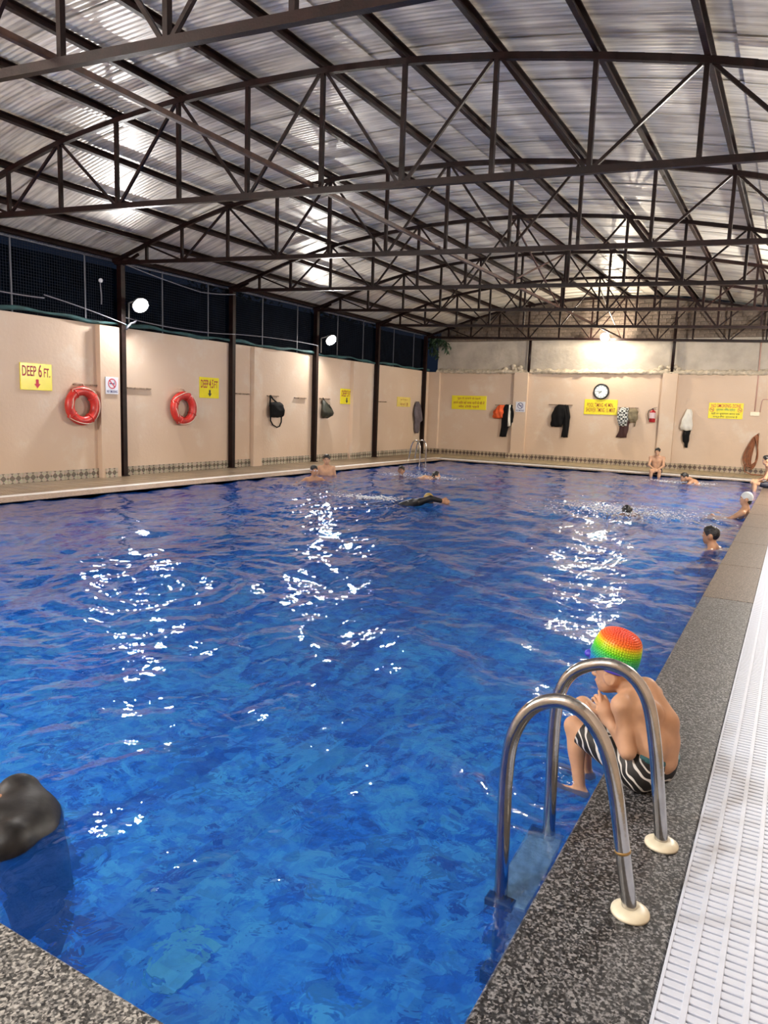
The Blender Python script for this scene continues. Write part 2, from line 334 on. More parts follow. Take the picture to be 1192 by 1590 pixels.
def water_material():
    m = bpy.data.materials.new('rippled_pool_water'); m.use_nodes = True; nt = m.node_tree; N = nt.nodes.new; L = nt.links.new
    for n in list(nt.nodes): nt.nodes.remove(n)
    o = N('ShaderNodeOutputMaterial'); tc = N('ShaderNodeTexCoord')
    n1 = N('ShaderNodeTexNoise'); n1.inputs['Scale'].default_value = 9; n1.inputs['Detail'].default_value = 3; n1.inputs['Distortion'].default_value = 0.6; L(tc.outputs['Object'], n1.inputs['Vector'])
    bp = N('ShaderNodeBump'); bp.inputs['Strength'].default_value = 0.35; bp.inputs['Distance'].default_value = 0.02; L(n1.outputs['Fac'], bp.inputs['Height'])
    fr = N('ShaderNodeFresnel'); fr.inputs['IOR'].default_value = 1.33; L(bp.outputs[0], fr.inputs['Normal'])
    tr = N('ShaderNodeBsdfTransparent'); tr.inputs[0].default_value = (0.72, 0.91, 1.0, 1)
    rf = N('ShaderNodeBsdfRefraction'); rf.inputs['Color'].default_value = (0.72, 0.91, 1.0, 1); rf.inputs['IOR'].default_value = 1.33; rf.inputs['Roughness'].default_value = 0.0; L(bp.outputs[0], rf.inputs['Normal'])
    gl = N('ShaderNodeBsdfGlossy'); gl.inputs['Color'].default_value = (1, 1, 1, 1); gl.inputs['Roughness'].default_value = 0.018; L(bp.outputs[0], gl.inputs['Normal'])
    m1 = N('ShaderNodeMixShader'); m1.inputs[0].default_value = 0.62; L(tr.outputs[0], m1.inputs[1]); L(rf.outputs[0], m1.inputs[2])
    sc_ = N('ShaderNodeBsdfDiffuse'); sc_.inputs[0].default_value = (0.016, 0.19, 0.95, 1); L(bp.outputs[0], sc_.inputs['Normal'])
    m3 = N('ShaderNodeMixShader'); m3.inputs[0].default_value = 0.14; L(m1.outputs[0], m3.inputs[1]); L(sc_.outputs[0], m3.inputs[2]); m1 = m3
    m2 = N('ShaderNodeMixShader'); L(fr.outputs[0], m2.inputs[0]); L(m1.outputs[0], m2.inputs[1]); L(gl.outputs[0], m2.inputs[2]); L(m2.outputs[0], o.inputs[0])
    return m
WATER = water_material()
YELLOW = mat('yellow_sign_board', (0.80, 0.70, 0.02), 0.25, var=0.04, vscale=5)
PALEY = mat('faded_yellow_sign_board', (0.78, 0.62, 0.16), 0.4, var=0.06, vscale=5)
WHITEB = mat('white_sign_board', (0.68, 0.70, 0.78), 0.3)
REDINK = mat('dark_red_lettering', (0.32, 0.012, 0.02), 0.5)
BLKINK = mat('black_lettering', (0.015, 0.02, 0.015), 0.5)
BLUEINK = mat('navy_lettering', (0.03, 0.03, 0.16), 0.5)
ROSEINK = mat('red_print', (0.55, 0.02, 0.05), 0.5)
GREENINK = mat('dark_green_print', (0.03, 0.22, 0.08), 0.5)
SKINS = [mat('skin_tone_a', (0.55, 0.315, 0.19), 0.55, spec=0.35, var=0.10, vscale=9), mat('skin_tone_b', (0.42, 0.225, 0.13), 0.5, spec=0.35, var=0.10, vscale=9), mat('skin_tone_c', (0.30, 0.155, 0.09), 0.5, spec=0.35, var=0.10, vscale=9)]
HAIR = mat('wet_black_hair', (0.010, 0.009, 0.009), 0.35, bump=0.6, bscale=60)
EYEW = mat('eye_white', (0.7, 0.68, 0.64), 0.2); IRIS = mat('dark_iris', (0.02, 0.012, 0.008), 0.15)
LIP = mat('lip_skin', (0.36, 0.13, 0.10), 0.4)
TRUNK = mat('dark_swim_trunks', (0.012, 0.014, 0.03), 0.6)
RASH = mat('wet_black_swim_shirt', (0.009, 0.008, 0.008), 0.5, spec=0.3, var=0.3, vscale=30, bump=0.16, bscale=12)

# ------------------------------------------------------------------ room shell
XL, XR, YB, YN = -12.65, 1.75, 25.75, -1.6
WL, WR, WN, WF = -10.69, -0.60, 1.19, 22.95        # pool inner edges
structure('wall_left', MB().box((XL-0.22, YN-0.2, -0.25), (XL, YB, 3.145)), PEACH)
structure('wall_back', MB().box((XL-0.22, YB, -0.25), (XR+0.2, YB+0.25, 3.13)), PEACH)
structure('wall_right', MB().box((XR, YN-0.2, -0.25), (XR+0.2, YB, 4.05)), PEACH)
structure('wall_front', MB().box((XL-0.22, YN-0.2, -0.25), (XR+0.2, YN, 5.4)), PEACH)
for x0, x1 in ((XL, -12.2), (-9.17, -8.66), (-4.04, -3.57)):
    o = MB().box((x0, YB-0.13, 0), (x1, YB+0.01, 3.14)).build('pilaster', PEACH, bpy.data.objects['wall_back'])
for y0, y1 in ((10.17, 10.66), (15.02, 15.36), (19.92, 20.38), (5.2, 5.6)):
    MB().box((XL-0.01, y0, 0), (XL+0.13, y1, 3.12)).build('pilaster', PEACH, bpy.data.objects['wall_left'])

# arch of the roof (top of the trusses) and the top of the bottom chords
RX = np.array([-12.95, -12.65, -11.75, -10.85, -9.75, -8.65, -7.55, -6.44, -5.35, -4.28, -3.20, -2.15, -1.10, -0.05, 0.80, 1.60, 1.95])
RZ = np.array([4.37, 4.46, 4.74, 5.03, 5.30, 5.46, 5.57, 5.61, 5.60, 5.54, 5.42, 5.25, 5.05, 4.78, 4.50, 4.15, 4.0])
def roofz(x): return float(np.interp(x, RX, RZ))
# smooth the polyline a little
_xs = np.linspace(-12.95, 1.95, 300); _zs = np.interp(_xs, RX, RZ); _k = np.ones(15)/15
_zp = np.convolve(np.pad(_zs, 7, mode='reflect', reflect_type='odd'), _k, 'valid')
def roofz(x): return float(np.interp(x, _xs, _zp))
def chordz(x): return 4.43-0.027*(x+12.65)

# upper back wall: plaster band, lumpy ledge, weathered brick gable following the arch
bu = MB().box((XL+0.28, YB+0.03, 3.10), (XR+0.2, YB+0.25, 4.28))
ub = structure('wall_back_upper', bu, PLASTER)
gv = []; gx = np.linspace(-12.3, 1.9, 60)
g = MB(); vv = []
for y in (YB+0.09, YB+0.25):
    for x in gx: vv.append((x, y, 4.2))
    for x in gx: vv.append((x, y, roofz(x)+0.10))
n = len(gx); ff = []
for i in range(n-1):
    ff += [(i, i+1, n+i+1, n+i), (2*n+i+1, 2*n+i, 3*n+i, 3*n+i+1), (n+i, n+i+1, 3*n+i+1, 3*n+i)]
g.add(vv, ff)
GABLE = mat('weathered_gable_render', (0.15, 0.12, 0.095), 0.95, bump=0.8, bscale=14)
structure('wall_back_gable', g, GABLE)
# individual bricks showing through the worn render of the gable and the band below it (the far pieces: several courses, each brick proud)
BRICKM = mat('soot_stained_brick', (0.15, 0.115, 0.090), 0.95, var=0.4, vscale=5, bump=0.6, bscale=30)
gable = bpy.data.objects['wall_back_gable']
bricks = []
for j in range(10):
    z = 4.30+j*0.128
    x = -11.9+(j % 2)*0.15
    while x < 0.9:
        if z+0.12 < roofz(x) and z+0.12 < roofz(x+0.28): bricks.append((x, z))
        x += 0.30
bm_mesh = mesh_from('brick', *(lambda b: (b.v, b.f))(MB().bbox((0, -0.03, 0), (0.285, 0.0, 0.112), 0.006)), BRICKM)
rng.shuffle(bricks)
for i, (x, z) in enumerate(bricks[:300]):
    o = link('brick', bm_mesh, gable, (x, YB+0.10-0.010*rng.random(), z)); o.scale = (1, 1, 1)
if len(bricks) > 300:
    b = MB()
    for x, z in bricks[300:]: b.box((x, YB+0.075, z), (x+0.285, YB+0.10, z+0.112))
    b.build('brick_remainder', BRICKM, gable)['kind'] = 'stuff'
# lumpy ledge between paint and plaster
led = MB(); xs = np.linspace(XL+0.3, XR, 150)
prof = [(0.02, -0.07), (-0.06, -0.05), (-0.10, 0.02), (-0.04, 0.10), (0.03, 0.14)]
vv = []
for i, x in enumerate(xs):
    for (py, pz) in prof:
        vv.append((x, YB+py+0.025*rng.standard_normal()*(py < 0), 3.15+pz*(0.55+0.6*rng.random())))
ff = [(i*5+k, i*5+k+1, (i+1)*5+k+1, (i+1)*5+k) for i in range(149) for k in range(4)]
led.add(vv, ff); structure('trim_1', led, ROUGHP, smooth=True)
for x in (-9.05, -3.85):
    b = MB()
    for i in range(9): b.ball((x+0.25*rng.standard_normal(), YB-0.02, 3.22+0.16*rng.random()), (0.10, 0.06, 0.07), 8, 5)
    b.build('plaster_lump', ROUGHP, ub, True)

# ------------------------------------------------------------------ roof sheets (corrugated), parts of the ceiling
ceil = bpy.data.objects.new('ceiling', None); C.objects.link(ceil); ceil['kind'] = 'structure'
pitch = 0.0762; segs = [(-12.98, -8.85), (-8.97, -4.80), (-4.92, -0.72), (-0.84, 1.95)]
SHEETW = 14*pitch
nst = int(math.ceil((YB+0.25-YN+0.2)/SHEETW))
for s in range(nst):
    y0 = YN-0.2+s*SHEETW
    for g_, (xa, xb) in enumerate(segs):
        nx = 15; ny = 14*5+3
        X = np.linspace(xa, xb, nx); Yv = y0-0.0+np.arange(ny)*pitch/5
        tilt = 0.010*rng.random()
        v = []
        for i, x in enumerate(X):
            for j, y in enumerate(Yv):
                t = j/(ny-1)
                z = roofz(x)+0.150+0.0025*math.cos(2*math.pi*j/5)+0.010*(t-0.5)+tilt+(0.016 if g_ % 2 == 0 else 0.0)
                v.append((x, y, z))
        f = [(i*ny+j, i*ny+j+1, (i+1)*ny+j+1, (i+1)*ny+j) for i in range(nx-1) for j in range(ny-1)]
        me = mesh_from('roof_sheet', np.array(v)-np.array([xa, y0, 0]), f, ROOF, True); link('roof_sheet', me, ceil, (xa, y0, 0))

# purlins
PX = [-12.6, -11.75, -10.85, -9.75, -8.65, -7.55, -6.44, -5.35, -4.28, -3.20, -2.15, -1.10, -0.05, 0.80, 1.55]
pur_lab = {0: 'brown steel purlin along the eave above the wire mesh wall', 14: 'brown steel purlin along the eave over the white grating'}
for i, x in enumerate(PX):
    z = roofz(x)+0.03; s = math.atan2(roofz(x+0.1)-roofz(x-0.1), 0.2); c, sn = math.cos(s), math.sin(s)
    prof = [(-0.03, 0), (0.03, 0), (0.03, 0.02), (-0.022, 0.02), (-0.022, 0.092), (0.03, 0.092), (0.03, 0.104), (-0.03, 0.104)]
    v = []
    for y in (YN, YB+0.12):
        for (a, b) in prof: v.append((x+a*c-b*sn, y, z+a*sn+b*c))
    k = len(prof); f = [tuple(range(k)), tuple(range(2*k-1, k-1, -1))]+[(j, j+k, (j+1) % k+k, (j+1) % k) for j in range(k)]
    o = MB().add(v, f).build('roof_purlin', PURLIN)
    ords = ['', 'first', 'second', 'third', 'fourth', 'fifth', 'sixth', 'seventh', 'eighth', 'ninth', 'tenth', 'eleventh', 'twelfth', 'thirteenth', '']
    tag(o, pur_lab.get(i, 'dark steel roof purlin, the %s in from the mesh wall eave' % ords[i]), 'purlin', 'long purlins under the roof sheets')

# ------------------------------------------------------------------ trusses
TY = [(3.45, .08), (7.05, .08), (10.65, .08), (14.2, .06), (17.82, .045), (21.45, .03), (25.30, .012)]
NX = [-12.65, -11.75, -10.85, -9.75, -8.65, -7.55, -6.44, -5.35, -4.28, -3.20, -2.15, -1.10, -0.05, 0.80, 1.60]
tl = ['arched brown steel roof truss nearest the pool ladder, second chord overhead', 'arched brown steel truss spanning above the first two lifebuoys, second from the camera',
      'arched brown steel truss ending at the post beside the first floodlight', 'arched brown steel truss ending at the post after the second lifebuoy',
      'arched brown steel truss ending at the post by the second floodlight', 'arched brown steel truss over the faded yellow sign, next to the last one',
      'arched brown steel truss against the brick gable of the end wall']
tl[0] = 'arched brown steel roof truss nearest the camera, only its lower chord in view'
for i, (y0, s) in enumerate(TY):
    P = lambda x, z: (x, y0+s*(x+12.65), z)
    t = thing('roof_truss', tl[i], 'truss', P(-12.65, chordz(-12.65)), 'arched trusses carrying the roof')
    b = MB(); xs = np.linspace(-12.65, 1.62, 57)
    for a, c_ in zip(xs[:-1], xs[1:]): b.bar(P(a-0.006, roofz(a)), P(c_+0.006, roofz(c_)), 0.06, 0.07)
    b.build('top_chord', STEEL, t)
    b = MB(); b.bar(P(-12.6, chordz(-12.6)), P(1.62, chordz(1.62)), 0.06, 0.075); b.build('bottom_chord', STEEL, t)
    for j, x in enumerate(NX[1:-1]):
        zt, zb = roofz(x), chordz(x)
        if zt-zb < 0.12: continue
        MB().bar(P(x, zb+0.01), P(x, zt-0.01), 0.05, 0.05, (1, 0, 0)).build('vertical_web', STEEL, t)
        if j % 2 == 0:
            pass
    tops = [1, 3, 5, 7, 9, 11, 13]
    for j in tops:
        for k2 in (j-1, j+1):
            if k2 <= 0 or k2 >= len(NX)-1: continue
            x, x2 = NX[j], NX[k2]; d = 0.05 if x2 > x else -0.05
            if abs(roofz(x)-chordz(x)) < 0.1: continue
            MB().bar(P(x+d, roofz(x)-0.03), P(x2-d, chordz(x2)+0.03), 0.035, 0.035).build('diagonal_web', STEEL, t)
# longitudinal tie along the middle and its cross braces
def ty(i, x): return TY[i][0]+TY[i][1]*(x+12.65)
RUST = mat('rusty_tie_tube', (0.060, 0.030, 0.022), 0.5, var=0.4, vscale=12)
xt = -5.45; zt_ = chordz(xt)+0.06
o = MB().bar((xt, YN, zt_), (xt, ty(6, xt), zt_), 0.05, 0.05).build('tie_tube', RUST)
tag(o, 'long rusty tie tube running lengthwise along the truss bottom chords', 'tie tube')
tb = thing('cross_brace', 'crossed pale steel braces between mid hall trusses', 'brace', (xt, ty(3, xt), zt_), 'cross braces between trusses')
tb2 = thing('cross_brace', 'crossed pale steel braces between the last trusses by the end wall', 'brace', (xt, ty(5, xt), zt_), 'cross braces between trusses')
for t_, a, b_ in ((tb, 3, 4), (tb2, 5, 6)):
    ya, yb = ty(a, xt), ty(b_, xt)
    MB().bar((xt+0.02, ya, chordz(xt)+0.1), (xt+0.02, yb, roofz(xt)-0.05), 0.03, 0.03).build('brace_rod', RUST, t_)
    MB().bar((xt-0.02, ya, roofz(xt)-0.05), (xt-0.02, yb, chordz(xt)+0.1), 0.03, 0.03).build('brace_rod', RUST, t_)

# posts along the left wall
post_lab = ['dark steel post beside the first floodlight and the white no smoking plate', 'dark steel post after the second lifebuoy and its depth sign',
            'dark steel post below the second floodlight, beside the hanging black bags', 'dark steel post between the small depth sign and the faded yellow sign', 'dark steel post in the far corner beside the hanging grey garment', 'dark steel post ahead of the first depth sign']
for i, y in enumerate((10.76, 14.20, 17.85, 21.45, 25.05, 7.05)):
    t = thing('steel_post', post_lab[i], 'post', (XL+0.09, y, 0.0), 'posts along the mesh wall')
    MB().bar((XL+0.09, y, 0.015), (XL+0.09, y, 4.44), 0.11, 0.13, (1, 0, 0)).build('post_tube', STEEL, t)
    MB().box((XL+0.02, y-0.09, 0), (XL+0.18, y+0.09, 0.018)).build('base_plate', STEEL, t)
    MB().bar((XL+0.07, y+0.02, 4.38), (XL+0.55, y+0.06, 4.60), 0.04, 0.05).build('knee_brace', STEEL, t)
for x, z1, z0, l in ((-8.67, 4.28, 3.16, 'dark pipe stub standing on the pilaster beside the orange garment'), (-3.78, 4.95, 3.14, 'dark pipe stub standing on the pilaster above the extinguisher')):
    o = MB().tube([(x, YB-0.06, z0), (x, YB-0.05, z1)], 0.05, 10).build('pipe_stub', STEEL, None, True); tag(o, l, 'pipe')

# ------------------------------------------------------------------ pool basin, water
zn, zf = -1.75, -1.0
b = MB(); b.add([(WL, WN, zn), (WR, WN, zn), (WR, WF, zf), (WL, WF, zf)], [(0, 1, 2, 3)])
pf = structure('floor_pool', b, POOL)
def quadwall(p, q, th):
    b = MB(); p = np.array(p); q = np.array(q); d = unit(q-p); nrm = V(d[1], -d[0], 0)*th
    za = lambda y: zn+(zf-zn)*(y-WN)/(WF-WN)
    v = []
    for e in (p, q):
        for o_ in (0, 1): v += [(e[0]+nrm[0]*o_, e[1]+nrm[1]*o_, zn-0.1), (e[0]+nrm[0]*o_, e[1]+nrm[1]*o_, -0.045)]
    return b.add(v, [(0, 1, 5, 4), (2, 6, 7, 3), (1, 3, 7, 5), (0, 2, 3, 1), (4, 5, 7, 6)])
structure('wall_pool_left', quadwall((WL, WF, 0), (WL, WN, 0), 0.2), POOLWALL)
structure('wall_pool_right', quadwall((WR, WN, 0), (WR, WF, 0), 0.2), POOLWALL)
structure('wall_pool_back', quadwall((WR, WF, 0), (WL, WF, 0), 0.2), POOLWALL)
structure('wall_pool_front', quadwall((WL, WN, 0), (WR, WN, 0), 0.2), POOLWALL)
fz = lambda y: zn+(zf-zn)*(y-WN)/(WF-WN)
FLOOR_STRIP = mat('navy_floor_strip', (0.008, 0.09, 0.44), 0.4, var=0.3, vscale=8)
for x in (-3.4, -6.9):
    MB().add([(x-.13, 1.5, fz(1.5)+.004), (x+.13, 1.5, fz(1.5)+.004), (x+.13, 20, fz(20)+.004), (x-.13, 20, fz(20)+.004)], [(0, 1, 2, 3)]).build('dark_floor_strip', FLOOR_STRIP, pf)  # darker strips running lengthwise along the pool floor
TURQ = mat('pale_turquoise_plate', (0.22, 0.72, 0.82), 0.4, var=0.15, vscale=6)
MB().box((-2.46, 2.18, fz(2.3)-0.02), (-2.18, 2.46, fz(2.3)+0.045)).build('added_floor_plate', TURQ, pf)  # made-up plate, added to give a pale turquoise patch under the water

def waves(X, Y):
    r = np.random.default_rng(11); H = np.zeros_like(X)
    wx = X+0.22*np.sin(0.9*Y+1.3)+0.13*np.sin(2.1*Y+0.7*X); wy = Y+0.22*np.sin(0.8*X+2.1)+0.12*np.sin(1.9*X-0.8*Y)
    def layer(n, lo, hi, slope, ang0, spread):
        out = np.zeros_like(X)
        for _ in range(n):
            lam = math.exp(r.uniform(math.log(lo), math.log(hi))); k = 2*math.pi/lam; a = ang0+r.uniform(-spread, spread)
            out += (slope/k)*np.sin(k*(wx*math.cos(a)+wy*math.sin(a))+r.uniform(0, 6.28))
        return out/math.sqrt(n/2)
    H += layer(18, 0.45, 1.5, 0.085, 1.2, 1.5)
    H += layer(22, 0.18, 0.5, 0.060, 1.1, 3.14)
    ch = np.zeros_like(X)
    for cx, cyy, rad, amp in ((-2.6, 13.2, 1.5, 1.0), (-6.6, 9.6, 1.5, 0.75), (-8.9, 12.6, 1.6, 0.7), (-5.9, 11.2, 0.9, 0.7), (-5.0, 4.6, 0.7, 0.35), (-8.6, 16.3, 1.3, 0.6), (-0.85, 3.1, 0.25, 0.25), (-2.0, 9.0, 1.0, 0.4), (-3.4, 19.5, 2.0, 0.5)):
        ch += amp*np.exp(-((X-cx)**2+(Y-cyy)**2)/rad**2)
    H += layer(30, 0.06, 0.20, 0.062, 1.0, 3.14)*(0.9+0.5*ch)
    H += layer(24, 0.09, 0.30, 0.34, 1.0, 3.14)*ch
    for cx, cyy, a, lam, dec in ((-5.0, 4.6, 0.020, 0.30, 0.9), (-0.82, 3.14, 0.006, 0.12, 0.5)):
        d = np.sqrt((X-cx)**2+(Y-cyy)**2); H += a*np.cos(2*math.pi*d/lam)*np.exp(-d/dec)
    return H
ys = [WN]
while ys[-1] < WF: ys.append(ys[-1]+max(0.013, 0.0068*ys[-1]))
ys = np.array(ys); ys[-1] = WF; nxw = 720; xs = np.linspace(WL, WR, nxw)
GX, GY = np.meshgrid(xs, ys); WZ = -0.082
GZ = WZ+waves(GX, GY)
co = np.stack([GX, GY, GZ], -1).reshape(-1, 3).astype(np.float32); ny = len(ys)
ii = (np.arange(ny-1)[:, None]*nxw+np.arange(nxw-1)[None, :]).ravel(); fq = np.stack([ii, ii+1, ii+nxw+1, ii+nxw], 1).astype(np.int32)
me = bpy.data.meshes.new('pool_water'); me.vertices.add(len(co)); me.vertices.foreach_set('co', co.ravel())
me.loops.add(fq.size); me.loops.foreach_set('vertex_index', fq.ravel()); me.polygons.add(len(fq))
me.polygons.foreach_set('loop_start', np.arange(0, fq.size, 4, dtype=np.int32)); me.polygons.foreach_set('use_smooth', np.ones(len(fq), bool))
me.materials.append(WATER); me.update(calc_edges=True)
o = link('pool_water', me); tag(o, 'rippled blue swimming pool water filling the basin', 'water', kind='structure')

# ------------------------------------------------------------------ decks and copings
dk = structure('floor', MB().box((XL, YN, -0.30), (WL-0.29, YB, -0.012)).box((WL-0.3, WF+0.35, -0.30), (XR, YB, -0.012)).box((WL-0.3, YN, -0.30), (XR, 0.55, -0.06))
               .box((-0.19, 0.5, -0.30), (0.70, WF+0.36, -0.09)).box((0.70, 0.5, -0.30), (XR, WF+0.36, -0.012)), GROUT)
pvm = mesh_from('paver', *(lambda b: (b.v, b.f))(MB().bbox((-0.147, -0.147, -0.02), (0.147, 0.147, 0.0), 0.004)), PAVER)
cnt_p = 0
for iy in range(58):
    for ix in range(5):
        y = 6.2+iy*0.30; x = XL+0.15+ix*0.30
        if cnt_p < 290:
            link('paver', pvm, dk, (x, y, 0.0005*rng.random())); cnt_p += 1
b = MB()
for iy in range(58, 65):
    for ix in range(5): b.bbox((XL+0.003+ix*.3, 6.05+iy*.3, -.02), (XL+.297+ix*.3, 6.347+iy*.3, 0))
for iy in range(26):
    for ix in range(5): b.bbox((XL+0.003+ix*.3, -1.6+iy*.3-.0, -.02), (XL+.297+ix*.3, -1.306+iy*.3, 0)) if -1.3+iy*.3 < 6.05 else None
for iy in range(6):
    for ix in range(42): b.bbox((XL+1.503+ix*.3, YB-0.3-iy*.3+.003-.0, -.02), (XL+1.797+ix*.3, YB-iy*.3-.003, 0))
BACKDECK = mat('olive_brown_deck_tile', (0.34, 0.27, 0.16), 0.4, var=0.3, vscale=5, bump=0.2)
b.build('paver_remainder', BACKDECK, dk)['kind'] = 'stuff'
b = MB().box((0.70, -1.6, -0.02), (XR, WF, 0.0)); b.build('side_deck', BACKDECK, dk)
# white edge line and sloping brown coping on the far sides
wt = bpy.data.objects.new('trim_2', None); C.objects.link(wt); wt['kind'] = 'structure'
wm = mesh_from('white_tile', *(lambda b: (b.v, b.f))(MB().bbox((0.002, 0.002, -0.05), (0.178, 0.596, 0.006), 0.003)), WHITE_TILE)
y = 1.2
while y < WF: link('white_tile', wm, wt, (-11.165, y, 0)); y += 0.6
wm2 = mesh_from('white_tile', *(lambda b: (b.v, b.f))(MB().bbox((0.002, 0.002, -0.05), (0.596, 0.248, 0.006), 0.003)), WHITE_TILE)
x = -11.16
while x < -0.75: link('white_tile', wm2, wt, (x, WF+0.10, 0)); x += 0.6
structure('trim_3', MB().add([(-10.985, WN, 0), (-10.985, WF+.1, 0), (WL, WF+.1, -0.035), (WL, WN, -0.035), (-10.985, WN, -.25), (-10.985, WF+.1, -.25), (WL, WF+.1, -.25), (WL, WN, -.25)],
          [(0, 3, 2, 1), (3, 7, 6, 2), (0, 1, 5, 4), (0, 4, 7, 3), (1, 2, 6, 5)]), BROWN_COPING)
structure('trim_4', MB().box((-10.985, WF, -0.25), (-0.6, WF+0.102, -0.01)), BROWN_COPING)
# granite copings: slabs
cr = bpy.data.objects.new('trim_5', None); C.objects.link(cr); cr['kind'] = 'structure'
yb = [0.55, 7.15, 8.95, 10.75, 12.55, 14.35, 16.15, 17.95, 19.75, 21.55, 23.3]
GRAN_BR = granite('brownish_wet_granite', (0.020, 0.014, 0.011), (0.095, 0.068, 0.054), (0.24, 0.19, 0.155))
for a, c_ in zip(yb[:-1], yb[1:]):
    MB().bbox((WR-0.012, a+0.0008, -0.055), (-0.187, c_-0.0008, 0.0), 0.008).build('coping_slab', GRANITE if a < 6 else GRAN_BR, cr, loc=(WR, a, 0))
cn = bpy.data.objects.new('trim_6', None); C.objects.link(cn); cn['kind'] = 'structure'
xb = [-11.0, -9.2, -7.4, -5.6, -3.8, -2.0, WR-0.013]
for a, c_ in zip(xb[:-1], xb[1:]):
    MB().bbox((a+0.0008, 0.55, -0.055), (c_-0.0008, WN+0.012, 0.0), 0.008).build('coping_slab', GRANITE2, cn, loc=(a, WN, 0))
# white overflow grating
gr = thing('overflow_grating', 'white slotted plastic overflow grating beside the granite coping', 'grating', (-0.187, 1.6, 0))
slm = mesh_from('slat', *(lambda b: (b.v, b.f))(MB().bbox((0, 0, -0.022), (0.80, 0.0255, 0.0), 0.0025)), GRATE)
for i in range(300): link('slat', slm, gr, (0.003, i*0.034, 0.0))
b = MB()
for i in range(300, 620): b.box((-0.184, 1.6+i*0.034, -0.022), (0.616, 1.6+i*0.034+0.0255, 0.0))
for i in range(1, 30): b.box((-0.184, 1.6-i*0.034, -0.022), (0.616, 1.6-i*0.034+0.0255, 0.0))
b.build('slat_remainder', GRATE, gr)['kind'] = 'stuff'
for i in range(12): MB().bbox((-0.187+i*0.0742-(0.0 if i == 0 else 0.007), 0.6, -0.03), (-0.187+i*0.0742+0.010, 22.6, 0.0012), 0.001).build('grating_rib', GRATE, gr)

# skirting tiles
bl = bpy.data.objects.new('baseboard_left', None); C.objects.link(bl); bl['kind'] = 'structure'
sm = mesh_from('tile', *(lambda b: (b.v, b.f))(MB().box((-0.012, -0.148, -0.095), (0.012, 0.148, 0.095))), SKIRT_L)
y = 6.2
while y < YB:
    x = XL+0.008
    link('tile', sm, bl, (x+(0.13 if (10.17 < y < 10.66 or 19.92 < y < 20.38) else 0), y, 0.095)); y += 0.30
bb_ = bpy.data.objects.new('baseboard_back', None); C.objects.link(bb_); bb_['kind'] = 'structure'
sm2 = mesh_from('tile', *(lambda b: (b.v, b.f))(MB().box((-0.148, -0.012, -0.10), (0.148, 0.012, 0.10))), SKIRT_B)
x = XL+0.16
while x < XR-0.1:
    pil = any(a-0.1 < x < b+0.1 for a, b in ((XL, -12.2), (-9.17, -8.66), (-4.04, -3.57)))
    link('tile', sm2, bb_, (x, YB-0.008-(0.13 if pil else 0), 0.10)); x += 0.30

# ------------------------------------------------------------------ lamps in view
lab = ['glaring white floodlight on the post between the two lifebuoys', 'glaring white floodlight on the wall top above the black hanging bags', 'glaring warm floodlight at the truss above the round wall clock']
HOUS = mat('grey_lamp_housing', (0.25, 0.25, 0.26), 0.4, 0.6)
for i, (p, e, c) in enumerate(LAMPS):
    p = np.array(p); t = thing('floodlight', lab[i], 'lamp', p, 'floodlights of the pool hall')
    nrm = unit(V(-1, 0.35, 0.75)) if i < 2 else V(0, 1, 0)
    if i < 2:   # reflector lamp: glowing lens in a shallow bowl, aimed across and down at the pool
        MB().lathe([(0.150, 0.008), (0.150, 0.016), (0.12, 0.028), (0.001, 0.034)], p, -nrm, 28).build('lit_lens', emit('lit_lens_%d' % i, c, e/(math.pi**2*0.15**2)), t)
        MB().lathe([(0.155, -0.005), (0.172, -0.012), (0.172, 0.01), (0.150, 0.06), (0.10, 0.11), (0.06, 0.13)], p, nrm, 28).build('reflector_bowl', HOUS, t, True)
    else:
        b = MB(); b.ball(p, 0.14, 20, 12); b.build('lit_globe', emit('lit_globe_%d' % i, c, e/(4*math.pi**2*0.14**2)), t, True)
    MB().lathe([(0.03, 0.125), (0.07, 0.13), (0.075, 0.16), (0.04, 0.20), (0.03, 0.21)], p, nrm, 16).build('lamp_holder', HOUS, t, True)
    q = p+V(-0.36, 0.0, 0.06) if i < 2 else p+nrm*0.62
    MB().bar(p+nrm*0.2, q, 0.025, 0.025).bar(q+V(0, 0, 0), q+V(0, 0, -0.42 if i < 2 else 0.1), 0.025, 0.025, (1, 0, 0)).build('bracket', HOUS, t)

# ------------------------------------------------------------------ wire mesh above the left wall, shade net, night garden
WIRE = mat('galvanised_mesh_wire', (0.016, 0.018, 0.026), 0.8, 0.0, spec=0.05)
RODM = mat('pale_mesh_frame', (0.10, 0.105, 0.13), 0.5, 0.3)
bays = [(3.5, 6.95), (7.15, 10.66), (10.86, 14.1), (14.3, 17.75), (17.95, 21.35), (21.55, 24.95)]
bl_ = ['ahead of the first depth sign', 'over the red depth sign and first lifebuoy', 'behind the first floodlight', 'over the hanging black shoulder bag', 'behind the second floodlight', 'in the bay by the end wall']
for i, (a, c_) in enumerate(bays):
    t = thing('wire_mesh_panel', 'dark wire mesh panel above the peach wall, '+bl_[i], 'mesh panel', (XL-0.04, a, 3.15), 'wire mesh panels above the wall')
    b = MB(); xw = XL-0.04; y = a
    while y < c_: b.bar((xw, y, 3.15), (xw, y, 4.5), 0.005, 0.005, (1, 0, 0)); y += 0.055
    z = 3.18
    while z < 4.5: b.bar((xw+0.006, a, z), (xw+0.006, c_, z), 0.006, 0.006); z += 0.055
    b.build('mesh_wire', WIRE, t)['kind'] = 'stuff'
    for y in (a+0.35*(c_-a), a+0.8*(c_-a)): MB().bar((xw+0.02, y, 3.12), (xw+0.02, y, 4.5), 0.022, 0.022, (1, 0, 0)).build('frame_rod', RODM, t)
    for z in (4.47,): MB().bar((xw+0.02, a, z), (xw+0.02, c_, z), 0.025, 0.025).build('frame_rail', RODM, t)
